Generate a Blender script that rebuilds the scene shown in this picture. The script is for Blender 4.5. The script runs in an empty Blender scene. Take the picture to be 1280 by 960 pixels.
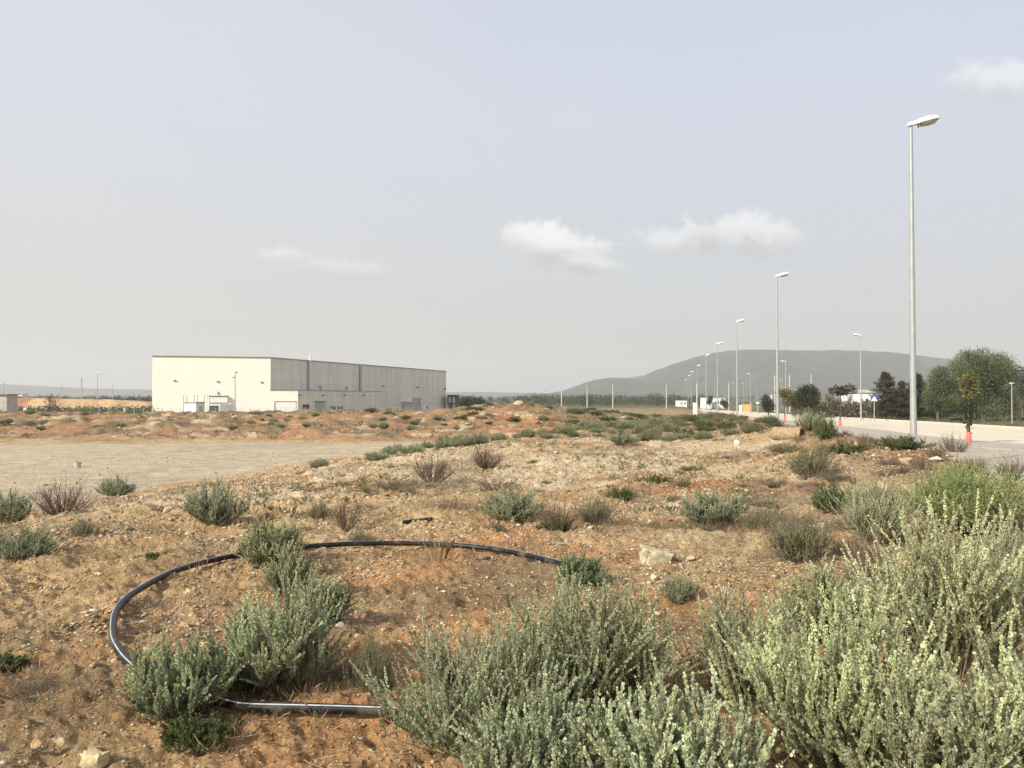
import bpy, math, random
import numpy as np
from mathutils import Vector

SC = bpy.context.scene
COL = SC.collection
rnd = random.Random(7)
R = math.radians

# ------------------------------------------------------------------ camera, sky, sun, exposure
EYE = np.array([0.0, 0.0, 1.6])
F = 1035.0                                   # focal length in pixels of a 1280 px wide picture
PITCH = math.atan(19.0 / F)
cam_d = bpy.data.cameras.new("camera")
cam = bpy.data.objects.new("camera", cam_d)
COL.objects.link(cam)
cam.location = EYE
cam.rotation_euler = (math.pi / 2 + PITCH, 0, 0)
cam_d.sensor_width = 36.0
cam_d.lens = F / 1280.0 * 36.0
cam_d.clip_start = 0.05
cam_d.clip_end = 20000.0
SC.camera = cam

SUN_EL = R(31)
sun_h = np.array([-0.75, -0.66])
sun_h /= np.linalg.norm(sun_h)
TO_SUN = Vector((sun_h[0] * math.cos(SUN_EL), sun_h[1] * math.cos(SUN_EL), math.sin(SUN_EL)))
sd = bpy.data.lights.new("sun", 'SUN')
sd.energy = 4.0
sd.angle = R(2.5)
sd.color = (1.0, 0.935, 0.775)
so = bpy.data.objects.new("sun", sd)
COL.objects.link(so)
so.rotation_euler = TO_SUN.to_track_quat('Z', 'Y').to_euler()

SC.view_settings.view_transform = 'Standard'
SC.view_settings.look = 'None'
SC.view_settings.exposure = 0.54
SC.view_settings.gamma = 1.0
SC.cycles.use_denoising = True
SC.cycles.max_bounces = 6
SC.cycles.diffuse_bounces = 3
SC.cycles.transmission_bounces = 3
SC.cycles.volume_bounces = 1
SC.cycles.sample_clamp_indirect = 6.0


class NT:
    """small helper round a node tree"""
    def __init__(s, tree):
        s.t = tree; s.n = tree.nodes; s.l = tree.links

    def new(s, typ, ins=None, **kw):
        n = s.n.new(typ)
        for k, v in kw.items():
            setattr(n, k, v)
        for k, v in (ins or {}).items():
            s.put(n.inputs[k], v)
        return n

    def put(s, sock, v):
        if isinstance(v, bpy.types.NodeSocket):
            s.l.new(v, sock)
        else:
            sock.default_value = v

    def math(s, op, a, b=0.0, c=0.0, clamp=False):
        n = s.n.new('ShaderNodeMath'); n.operation = op; n.use_clamp = clamp
        s.put(n.inputs[0], a); s.put(n.inputs[1], b); s.put(n.inputs[2], c)
        return n.outputs[0]

    def mix(s, f, a, b, mode='MIX'):
        n = s.n.new('ShaderNodeMix'); n.data_type = 'RGBA'; n.blend_type = mode
        s.put(n.inputs['Factor'], f)
        s.put(n.inputs[6], a if isinstance(a, bpy.types.NodeSocket) else tuple(a) + (1,) * (4 - len(a)))
        s.put(n.inputs[7], b if isinstance(b, bpy.types.NodeSocket) else tuple(b) + (1,) * (4 - len(b)))
        return n.outputs[2]

    def noise(s, vec, scale, detail=4, rough=0.55, dist=0.0):
        n = s.new('ShaderNodeTexNoise', {'Vector': vec, 'Scale': scale, 'Detail': detail, 'Roughness': rough, 'Distortion': dist})
        return n.outputs['Fac']

    def ramp(s, f, lo, hi, a=0.0, b=1.0):
        n = s.new('ShaderNodeMapRange', {0: f, 1: lo, 2: hi, 3: a, 4: b})
        n.interpolation_type = 'SMOOTHSTEP'
        return n.outputs[0]


world = bpy.data.worlds.new("World")
SC.world = world
world.use_nodes = True
w = NT(world.node_tree)
w.n.clear()
sky = w.new('ShaderNodeTexSky', sky_type='NISHITA')
sky.sun_disc = False
sky.sun_elevation = SUN_EL
sky.sun_rotation = math.atan2(TO_SUN.x, TO_SUN.y)
sky.altitude = 100
sky.air_density = 1.0
sky.dust_density = 4.0
sky.ozone_density = 1.5
tc = w.new('ShaderNodeTexCoord')
sep = w.new('ShaderNodeSeparateXYZ', {0: tc.outputs['Generated']})
dx, dy, dz = sep.outputs
# thin high veil of cloud: whitens the blue, thinner towards the zenith
veil_n = w.noise(tc.outputs['Generated'], 2.2, 5, 0.6, 0.6)
veil_amt = w.ramp(dz, 0.0, 0.55, 0.93, 0.74)
veil_amt = w.math('ADD', veil_amt, w.math('MULTIPLY', w.math('SUBTRACT', veil_n, 0.5), 0.22), clamp=True)
veil_col = w.mix(w.ramp(dz, 0.0, 0.42), (2.92, 2.90, 2.83), (3.34, 3.42, 3.76))
skycol = w.mix(veil_amt, sky.outputs[0], veil_col)
# the veil is whiter on the sun's side
skycol = w.mix(1.0, skycol, w.mix(w.ramp(dx, -.55, .35), (1.07, 1.06, 1.03), (.99, .99, 1.0)), 'MULTIPLY')
# a few low cumulus scraps: noise shaped banks at fixed bearings
ys = w.math('MAXIMUM', dy, 0.02)
u = w.math('DIVIDE', dx, ys)
v = w.math('DIVIDE', dz, ys)
comb = w.new('ShaderNodeCombineXYZ', {0: u, 1: v, 2: 0.0})
cn = w.noise(comb.outputs[0], 30.0, 8, 0.66, 0.9)
cb = w.noise(comb.outputs[0], 9.0, 3, 0.5, 0.3)
front = w.ramp(dy, 0.05, 0.2)


def cloud(col, cu, cv, ru, rv, strength, dark, tilt=0.0):
    a = w.math('DIVIDE', w.math('SUBTRACT', u, cu), ru)
    vv = w.math('SUBTRACT', w.math('SUBTRACT', v, cv), w.math('MULTIPLY', w.math('SUBTRACT', u, cu), tilt))
    b = w.math('DIVIDE', vv, rv)
    d = w.math('SQRT', w.math('ADD', w.math('MULTIPLY', a, a), w.math('MULTIPLY', b, b)))
    d = w.math('ADD', d, w.math('MULTIPLY', w.math('SUBTRACT', cn, 0.5), 1.9))
    d = w.math('ADD', d, w.math('MULTIPLY', w.math('SUBTRACT', cb, 0.5), 0.9))
    m = w.math('MULTIPLY', w.ramp(d, 1.05, 0.35), front)
    # the lit top is white, the flat base a little greyer than the veil behind it
    lit = w.ramp(w.math('ADD', b, w.math('MULTIPLY', w.math('SUBTRACT', cn, 0.5), 1.2)), -0.55, 0.35)
    body = w.mix(lit, dark, (4.55, 4.55, 4.48))
    return w.mix(w.math('MULTIPLY', m, strength), col, body)


def uv(px, py):
    return (px - 640) / F, (499 - py) / F


for px, py, rx, ry, st, dk, tl in (
        (668, 298, 46, 28, 0.95, (3.3, 3.3, 3.28), -0.05), (708, 312, 62, 27, 0.75, (2.4, 2.45, 2.5), -0.04), (735, 330, 48, 16, 0.55, (2.35, 2.4, 2.48), -0.10),
        (850, 303, 70, 26, 0.6, (2.9, 2.92, 2.95), 0.0), (925, 294, 90, 36, 0.68, (2.5, 2.55, 2.6), -0.08), (650, 288, 30, 16, 0.55, (3.9, 3.9, 3.85), 0.0),
        (350, 318, 46, 18, 0.5, (3.4, 3.4, 3.4), 0.0), (420, 335, 70, 20, 0.35, (2.6, 2.62, 2.66), -0.1),
        (1255, 100, 95, 34, 0.55, (3.0, 3.0, 3.05), 0.0), (715, 152, 30, 20, 0.10, (3.4, 3.4, 3.4), 0.0)):
    cu, cv = uv(px, py)
    skycol = cloud(skycol, cu, cv, rx / F, ry / F, st, dk, tl)
bg = w.new('ShaderNodeBackground', {'Color': skycol, 'Strength': 0.15})
wo = w.new('ShaderNodeOutputWorld', {'Surface': bg.outputs[0]})


# ------------------------------------------------------------------ geometry helpers
def ray(px, py):
    d = np.array([(px - 640) / F, 1.0, (480 - py) / F])
    c, s = math.cos(PITCH), math.sin(PITCH)
    return np.array([d[0], d[1] * c - d[2] * s, d[1] * s + d[2] * c])


def at(px, py, Y):
    """the point seen at that pixel, Y metres ahead"""
    d = ray(px, py)
    return EYE + d * (Y / d[1])


def hash2(ix, iy, seed):
    h = (ix.astype(np.int64) * 374761393 + iy.astype(np.int64) * 668265263 + seed * 1442695041) & 0xffffffff
    h = ((h ^ (h >> 13)) * 1274126177) & 0xffffffff
    h = h ^ (h >> 16)
    return (h & 0xffff) / 65535.0


def vnoise(x, y, scale, seed=0):
    """value noise, 0..1"""
    x = np.asarray(x, float) / scale; y = np.asarray(y, float) / scale
    ix = np.floor(x); iy = np.floor(y)
    fx = x - ix; fy = y - iy
    fx = fx * fx * (3 - 2 * fx); fy = fy * fy * (3 - 2 * fy)
    a = hash2(ix, iy, seed); b = hash2(ix + 1, iy, seed); c = hash2(ix, iy + 1, seed); d = hash2(ix + 1, iy + 1, seed)
    return (a * (1 - fx) + b * fx) * (1 - fy) + (c * (1 - fx) + d * fx) * fy


def sstep(a, b, x):
    t = np.clip((np.asarray(x, float) - a) / (b - a), 0, 1)
    return t * t * (3 - 2 * t)


def road_plane(x, y):
    return -0.304 - 0.0043 * x - 0.004 * np.minimum(y, 300)


def xb(y):
    """edge between the bank we stand on and the flat dirt lot on the left"""
    return np.where(y < 33, -8 + (y - 13) * 0.2, -4 + (y - 33) * 0.46)


def H(x, y):
    """height of the ground without its small clods"""
    x = np.asarray(x, float); y = np.asarray(y, float)
    r = np.hypot(x, y)
    o = x - 0.19 * y
    d = x - xb(y)
    s = sstep(-6.5, 5, d)
    z = -0.9 * (1 - s)
    lump = (vnoise(x, y, 6, 1) - .5) * .16 + (vnoise(x, y, 2.2, 2) - .5) * .10
    z = z + lump * (0.25 + 0.75 * s) * sstep(1.5, 6, r)
    z = z + np.interp(y, [0, 8, 11, 13, 18, 40, 60, 100], [.10, .20, .33, .42, .52, .36, .16, 0]) * sstep(1.8, 4.8, o)
    # the red bank behind the lot
    hb = np.interp(x, [-120, -40, -20, -8, -2, 2, 6, 12], [-.10, .0, .12, .30, .72, .72, .2, .05])
    hb = hb + (vnoise(x, y, 7, 3) - .5) * .35 + (vnoise(x, y, 3, 4) - .5) * .30
    yst = np.interp(x, [-60, -10, 0, 6, 14], [46, 46, 50, 54, 60])
    rise = sstep(yst, yst + 30, y) * (1 - sstep(10, 16, x))
    z = z * (1 - rise) + hb * rise
    # behind the bank the land falls to the factory yard
    zf = np.interp(x, [-200, -8, 10, 60, 200], [-1.95, -1.95, -1.2, -1.3, -1.4])
    y0 = np.interp(x, [-200, -8, 4, 40], [84, 88, 140, 150])
    fall = sstep(y0, y0 + 34, y)
    z = z * (1 - fall) + zf * fall
    # the road side
    k = sstep(5.3, 7.0, o + (vnoise(x, y, 1.7, 5) - .5) * .8) * (1 - sstep(260, 420, y))
    z = z * (1 - k) + (road_plane(x, y) - 0.07) * k
    # the plain rises a little towards the hills
    z = z + 13 * sstep(350, 3200, r)
    return z


def ground_px(px, py):
    """where the pixel's ray meets the ground"""
    d = ray(px, py)
    t = 1.0
    for _ in range(4000):
        p = EYE + d * t
        h = float(H(p[0], p[1]))
        if p[2] <= h + 1e-3:
            break
        t += max(0.01, min(0.5 * (p[2] - h) / max(0.05, -d[2] + 0.1), 0.02 * t + 0.01))
        if t > 900:
            break
    return np.array([p[0], p[1], float(H(p[0], p[1]))])


def road_px(px, py, dz=0.0):
    d = ray(px, py)
    # z = a + bx + cy
    t = (-0.304 - EYE[2]) / (d[2] + 0.0043 * d[0] + 0.004 * d[1])
    p = EYE + d * t
    p[2] = float(road_plane(p[0], p[1])) + dz
    return p


def tag(o, label=None, cat=None, group=None, kind=None):
    if label: o['label'] = label
    if cat: o['category'] = cat
    if group: o['group'] = group
    if kind: o['kind'] = kind
    return o


def empty(name, loc, rz=0.0):
    o = bpy.data.objects.new(name, None)
    o.empty_display_size = 0.2
    COL.objects.link(o)
    o.location = loc
    o.rotation_euler = (0, 0, rz)
    return o


def link(name, me, mat, parent=None):
    o = bpy.data.objects.new(name, me)
    COL.objects.link(o)
    if mat is not None and not me.materials:
        for m in (mat if isinstance(mat, (list, tuple)) else [mat]):
            me.materials.append(m)
    if parent is not None:
        o.parent = parent
    return o


def copy_tree(o, parent=None):
    c = o.copy()
    COL.objects.link(c)
    if parent is not None:
        c.parent = parent
    for ch in list(o.children):
        copy_tree(ch, c)
    return c


def np_mesh(name, V, Fc, col=None, smooth=False):
    """V (n,3), Fc (m,k) -> mesh, optional per-vertex colour"""
    me = bpy.data.meshes.new(name)
    V = np.asarray(V, np.float32); Fc = np.asarray(Fc, np.int32)
    n, k = Fc.shape
    me.vertices.add(len(V)); me.vertices.foreach_set('co', V.ravel())
    me.loops.add(n * k); me.loops.foreach_set('vertex_index', Fc.ravel())
    me.polygons.add(n)
    me.polygons.foreach_set('loop_start', np.arange(0, n * k, k, dtype=np.int32))
    me.polygons.foreach_set('loop_total', np.full(n, k, np.int32))
    if smooth:
        me.polygons.foreach_set('use_smooth', np.ones(n, bool))
    me.update(calc_edges=True)
    if col is not None:
        a = me.color_attributes.new('Col', 'FLOAT_COLOR', 'POINT')
        c = np.ones((len(V), 4), np.float32); c[:, :3] = col
        a.data.foreach_set('color', c.ravel())
    return me


class MB:
    """collects simple shapes into one mesh"""
    def __init__(s):
        s.v = []; s.f = []

    def add(s, vs, fs):
        b = len(s.v)
        s.v += [tuple(map(float, p)) for p in vs]
        s.f += [tuple(i + b for i in q) for q in fs]
        return s

    def box(s, c, size, rz=0.0, taper=1.0):
        hx, hy, hz = size[0] / 2, size[1] / 2, size[2] / 2
        ca, sa = math.cos(rz), math.sin(rz)
        vs = []
        for z, k in ((-hz, 1.0), (hz, taper)):
            for x, y in ((-hx, -hy), (hx, -hy), (hx, hy), (-hx, hy)):
                x *= k; y *= k
                vs.append((c[0] + x * ca - y * sa, c[1] + x * sa + y * ca, c[2] + z))
        return s.add(vs, [(3, 2, 1, 0), (4, 5, 6, 7), (0, 1, 5, 4), (1, 2, 6, 5), (2, 3, 7, 6), (3, 0, 4, 7)])

    def prism(s, poly, z0, z1):
        n = len(poly)
        vs = [(x, y, z0) for x, y in poly] + [(x, y, z1) for x, y in poly]
        fs = [tuple(range(n - 1, -1, -1)), tuple(range(n, 2 * n))]
        fs += [(i, (i + 1) % n, n + (i + 1) % n, n + i) for i in range(n)]
        return s.add(vs, fs)

    def tube(s, pts, rad, n=8, cap=True):
        pts = [Vector(p) for p in pts]
        if not isinstance(rad, (list, tuple)): rad = [rad] * len(pts)
        vs = []; fs = []
        up = Vector((0, 0, 1))
        for i, p in enumerate(pts):
            t = (pts[min(i + 1, len(pts) - 1)] - pts[max(i - 1, 0)]).normalized()
            a = t.cross(up)
            if a.length < 0.05: a = t.cross(Vector((0, 1, 0)))
            a.normalize(); b = a.cross(t).normalized()
            for k in range(n):
                g = 2 * math.pi * k / n
                vs.append(p + (a * math.cos(g) + b * math.sin(g)) * rad[i])
        for i in range(len(pts) - 1):
            for k in range(n):
                fs.append((i * n + k, i * n + (k + 1) % n, (i + 1) * n + (k + 1) % n, (i + 1) * n + k))
        if cap:
            fs.append(tuple(range(n - 1, -1, -1))); fs.append(tuple(range((len(pts) - 1) * n, len(pts) * n)))
        return s.add(vs, fs)

    def lathe(s, prof, c=(0, 0, 0), n=16):
        vs = []; fs = []
        for r, z in prof:
            for k in range(n):
                g = 2 * math.pi * k / n
                vs.append((c[0] + r * math.cos(g), c[1] + r * math.sin(g), c[2] + z))
        for i in range(len(prof) - 1):
            for k in range(n):
                fs.append((i * n + k, i * n + (k + 1) % n, (i + 1) * n + (k + 1) % n, (i + 1) * n + k))
        return s.add(vs, fs)

    def build(s, name, mat, parent=None, smooth=False):
        me = bpy.data.meshes.new(name)
        me.from_pydata(s.v, [], s.f)
        me.update()
        if smooth:
            me.polygons.foreach_set('use_smooth', [True] * len(me.polygons))
            me.set_sharp_from_angle(angle=R(40))
        return link(name, me, mat, parent)


# ------------------------------------------------------------------ materials
def new_mat(name):
    m = bpy.data.materials.new(name)
    m.use_nodes = True
    t = NT(m.node_tree)
    p = next(n for n in t.n if n.type == 'BSDF_PRINCIPLED')
    out = next(n for n in t.n if n.type == 'OUTPUT_MATERIAL')
    return m, t, p, out


def plain(name, col, rough=0.6, var=0.12, scale=6.0, metal=0.0, bump=0.0, bscale=40.0, coord='Object'):
    m, t, p, out = new_mat(name)
    c = t.new('ShaderNodeTexCoord').outputs[coord]
    n = t.noise(c, scale, 5, 0.6)
    lo = tuple(x * (1 - var) for x in col); hi = tuple(min(1, x * (1 + var)) for x in col)
    t.put(p.inputs['Base Color'], t.mix(t.ramp(n, 0.3, 0.7), lo, hi))
    p.inputs['Roughness'].default_value = rough
    p.inputs['Metallic'].default_value = metal
    if bump:
        b = t.new('ShaderNodeBump', {'Height': t.noise(c, bscale, 5, 0.6), 'Strength': 0.5, 'Distance': bump})
        t.put(p.inputs['Normal'], b.outputs[0])
    return m


def attr_mat(name, rough=0.85, transl=0.0, bump=0.0, bscale=60.0, var=0.0, vscale=30.0):
    """base colour from the mesh's own per-vertex colour of the real thing (leaf, stone)"""
    m, t, p, out = new_mat(name)
    a = t.new('ShaderNodeAttribute', attribute_name='Col')
    c = a.outputs['Color']
    oc = t.new('ShaderNodeTexCoord').outputs['Object']
    if var:
        n = t.noise(oc, vscale, 4, 0.6)
        c = t.mix(1.0, c, t.mix(t.ramp(n, .3, .7), (1 - var,) * 3, (1 + var,) * 3), 'MULTIPLY')
    t.put(p.inputs['Base Color'], c)
    p.inputs['Roughness'].default_value = rough
    p.inputs['Specular IOR Level'].default_value = 0.25
    if bump:
        b = t.new('ShaderNodeBump', {'Height': t.noise(oc, bscale, 5, 0.65), 'Strength': 0.6, 'Distance': bump})
        t.put(p.inputs['Normal'], b.outputs[0])
    if transl:
        tr = t.new('ShaderNodeBsdfTranslucent', {'Color': c})
        mx = t.new('ShaderNodeMixShader', {0: transl, 1: p.outputs[0], 2: tr.outputs[0]})
        t.put(out.inputs['Surface'], mx.outputs[0])
    return m


M = {}
SPOTS = []
M['leaf'] = attr_mat('leaf', 0.7, 0.32)
M['bark'] = attr_mat('bark', 0.9)
M['stone'] = attr_mat('stone', 0.9, 0, 0.012, 55, 0.22, 25)
M['white_metal'] = plain('white_metal', (.74, .74, .72), .4)
M['galvanised'] = plain('galvanised', (.36, .37, .375), .5, .1, 3, 0.25)
M['post_grey'] = plain('post_grey', (.42, .42, .41), .7, .08, 2)
M['lamp_glass'] = plain('lamp_glass', (.30, .32, .24), .15, .15, 5)
M['dark_metal'] = plain('dark_metal', (.05, .05, .055), .5)
M['black_pe'] = plain('black_pe', (.010, .011, .013), .5, .4, 18)
m, t, p, out = new_mat('dusty_black_plastic')
c_ = t.new('ShaderNodeTexCoord').outputs['Object']
dm = t.math('MULTIPLY', t.ramp(t.noise(c_, 7, 6, .7, .5), .48, .68), .5)
t.put(p.inputs['Base Color'], t.mix(dm, (.009, .010, .012), (.19, .145, .10)))
t.put(p.inputs['Roughness'], t.math('ADD', t.math('MULTIPLY', dm, .7), .42))
p.inputs['Specular IOR Level'].default_value = .3
M['black_pe'] = m
M['pipe_stripe'] = plain('pipe_stripe', (.42, .46, .50), .35, .25, 12)
M['red_plastic'] = plain('red_plastic', (.72, .15, .13), .5, .2, 9)
M['cream_wall'] = plain('cream_wall', (.86, .84, .755), .85, .03, .3)
M['white_wall'] = plain('white_wall', (.80, .80, .77), .8, .05, .6)
M['grey_shutter'] = plain('grey_shutter', (.36, .37, .37), .55, .1, 2)
M['dark_glass'] = plain('dark_glass', (.05, .055, .06), .2, .3, 1)
M['dark_brick_and_shade'] = plain('dark_brick_and_shade', (.085, .075, .07), .9, .35, 1.2)
M['concrete'] = plain('concrete', (.46, .44, .40), .9, .18, 1.5, 0, .01, 30)
M['kerb'] = plain('kerb', (.55, .52, .46), .9, .15, 3, 0, .006, 50)
M['trim'] = plain('trim', (.16, .15, .13), .7, .2, 1)
M['blue_sign'] = plain('blue_sign', (.03, .08, .32), .4, .05)
M['sign_white'] = plain('sign_white', (.8, .8, .8), .4, .03)
M['sign_back'] = plain('sign_back', (.42, .43, .44), .45, .1)
M['yellow'] = plain('yellow', (.58, .40, .13), .5, .15)
M['pink_red'] = plain('pink_red', (.42, .22, .22), .6, .1)
M['roof_tile'] = plain('roof_tile', (.30, .17, .12), .9, .25, 3)
M['clay'] = plain('clay', (.30, .225, .135), .85, .3, 12, 0, .01, 40)
M['rust'] = plain('rust', (.14, .06, .045), .9, .3, 10)

# side wall of the factory: precast panels with faint joints and weather streaks (UV in metres)
m, t, p, out = new_mat('panel_wall')
uvn = t.new('ShaderNodeUVMap').outputs[0]
br = t.new('ShaderNodeTexBrick', {'Vector': uvn, 'Scale': 1.0, 'Brick Width': 10.9, 'Row Height': 2.45, 'Mortar Size': 0.05,
                                 'Mortar Smooth': 0.3, 'Color1': (.71, .69, .625, 1), 'Color2': (.74, .72, .65, 1), 'Mortar': (.57, .55, .485, 1)})
br.offset = 0.0
mp = t.new('ShaderNodeMapping', {'Vector': uvn, 'Scale': (0.6, 0.06, 1)})
st = t.noise(mp.outputs[0], 1.0, 5, 0.65)
t.put(p.inputs['Base Color'], t.mix(1.0, br.outputs[0], t.mix(t.ramp(st, .3, .7), (.86, .86, .85), (1.06, 1.05, 1.03)), 'MULTIPLY'))
p.inputs['Roughness'].default_value = .9
M['panel_wall'] = m

# pale worn concrete of the carriageway and the greyer pavement
def paving(name, col, dark, joints):
    m, t, p, out = new_mat(name)
    c = t.new('ShaderNodeTexCoord').outputs['Object']
    n = t.noise(c, .35, 6, .65, .4); n2 = t.noise(c, 6, 5, .6)
    mp = t.new('ShaderNodeMapping', {'Vector': c, 'Rotation': (0, 0, R(10.8)), 'Scale': (1.6, .06, 1)})
    n3 = t.noise(mp.outputs[0], .6, 4, .6)
    k = t.mix(t.ramp(n, .35, .7), col, dark)
    k = t.mix(t.math('MULTIPLY', t.ramp(n3, .5, .75), .45), k, dark)
    k = t.mix(t.math('MULTIPLY', t.ramp(n2, .45, .75), .3), k, tuple(x * .75 for x in dark))
    mj = t.new('ShaderNodeMapping', {'Vector': c, 'Rotation': (0, 0, R(10.8 + 90))})
    bj = t.new('ShaderNodeTexBrick', {'Vector': mj.outputs[0], 'Scale': 1.0, 'Brick Width': 5.2, 'Row Height': 3.4, 'Mortar Size': .035, 'Mortar Smooth': .2})
    k = t.mix(t.math('MULTIPLY', bj.outputs['Fac'], .55), k, tuple(x * .55 for x in dark))
    n5 = t.noise(c, 1.1, 7, .75, 1.5)
    k = t.mix(t.math('MULTIPLY', t.ramp(n5, .56, .66), .35), k, tuple(x * .7 for x in dark))
    t.put(p.inputs['Base Color'], k)
    p.inputs['Roughness'].default_value = .9
    b = t.new('ShaderNodeBump', {'Height': t.noise(c, 35, 5, .6), 'Strength': .4, 'Distance': .01})
    t.put(p.inputs['Normal'], b.outputs[0])
    return m

M['road'] = paving('road_concrete', (.64, .565, .44), (.58, .51, .40), True)
M['pavement'] = paving('pavement', (.43, .385, .31), (.35, .315, .26), True)

# stony red earth: the ground's own colours come from a per-vertex colour, detail from noise
m, t, p, out = new_mat('stony_earth')
a = t.new('ShaderNodeAttribute', attribute_name='Col').outputs['Color']
g = t.new('ShaderNodeNewGeometry').outputs['Position']
n1 = t.noise(g, 1.3, 6, .65, .3)
n2 = t.noise(g, 9, 6, .7)
n3 = t.noise(g, 42, 5, .65)
vor = t.new('ShaderNodeTexVoronoi', {'Vector': g, 'Scale': 34.0, 'Randomness': 1.0}, feature='F1')
vd = vor.outputs['Distance']; vc = vor.outputs['Color']
c = t.mix(1.0, a, t.mix(t.ramp(n1, .3, .7), (.82, .80, .78), (1.15, 1.16, 1.18)), 'MULTIPLY')
c = t.mix(1.0, c, t.mix(t.ramp(n2, .3, .7), (.72, .68, .64), (1.22, 1.22, 1.22)), 'MULTIPLY')
c = t.mix(1.0, c, t.mix(t.ramp(n3, .3, .7), (.75, .73, .7), (1.2, 1.2, 1.2)), 'MULTIPLY')
sepc = t.new('ShaderNodeSeparateColor', {0: vc})
peb = t.math('MULTIPLY', t.ramp(vd, .45, .25), t.ramp(sepc.outputs[0], .62, .7))
sa = t.new('ShaderNodeAttribute', attribute_name='stony').outputs['Fac']
peb = t.math('MULTIPLY', peb, sa)
c = t.mix(t.math('MULTIPLY', peb, .7), c, t.mix(sepc.outputs[1], (.40, .30, .19), (.56, .48, .35)))
t.put(p.inputs['Base Color'], c)
p.inputs['Roughness'].default_value = .95
p.inputs['Specular IOR Level'].default_value = .15
hgt = t.math('ADD', t.math('MULTIPLY', t.noise(g, 16, 7, .7), 1.2), t.math('MULTIPLY', peb, .35))
hgt = t.math('ADD', hgt, t.math('MULTIPLY', n3, .4))
b = t.new('ShaderNodeBump', {'Height': hgt, 'Strength': t.math('MULTIPLY', t.math('ADD', sa, .25), .8), 'Distance': .045})
t.put(p.inputs['Normal'], b.outputs[0])
M['earth'] = m

m, t, p, out = new_mat('hill_scrub')
g = t.new('ShaderNodeNewGeometry').outputs['Position']
n1 = t.noise(g, .02, 7, .7); n2 = t.noise(g, .004, 5, .6)
c = t.mix(t.ramp(n1, .35, .65), (.010, .016, .014), (.055, .058, .046))
c = t.mix(t.math('MULTIPLY', t.ramp(n2, .5, .75), .4), c, (.10, .088, .068))
t.put(p.inputs['Base Color'], c); p.inputs['Roughness'].default_value = 1
M['hill'] = m

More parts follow.
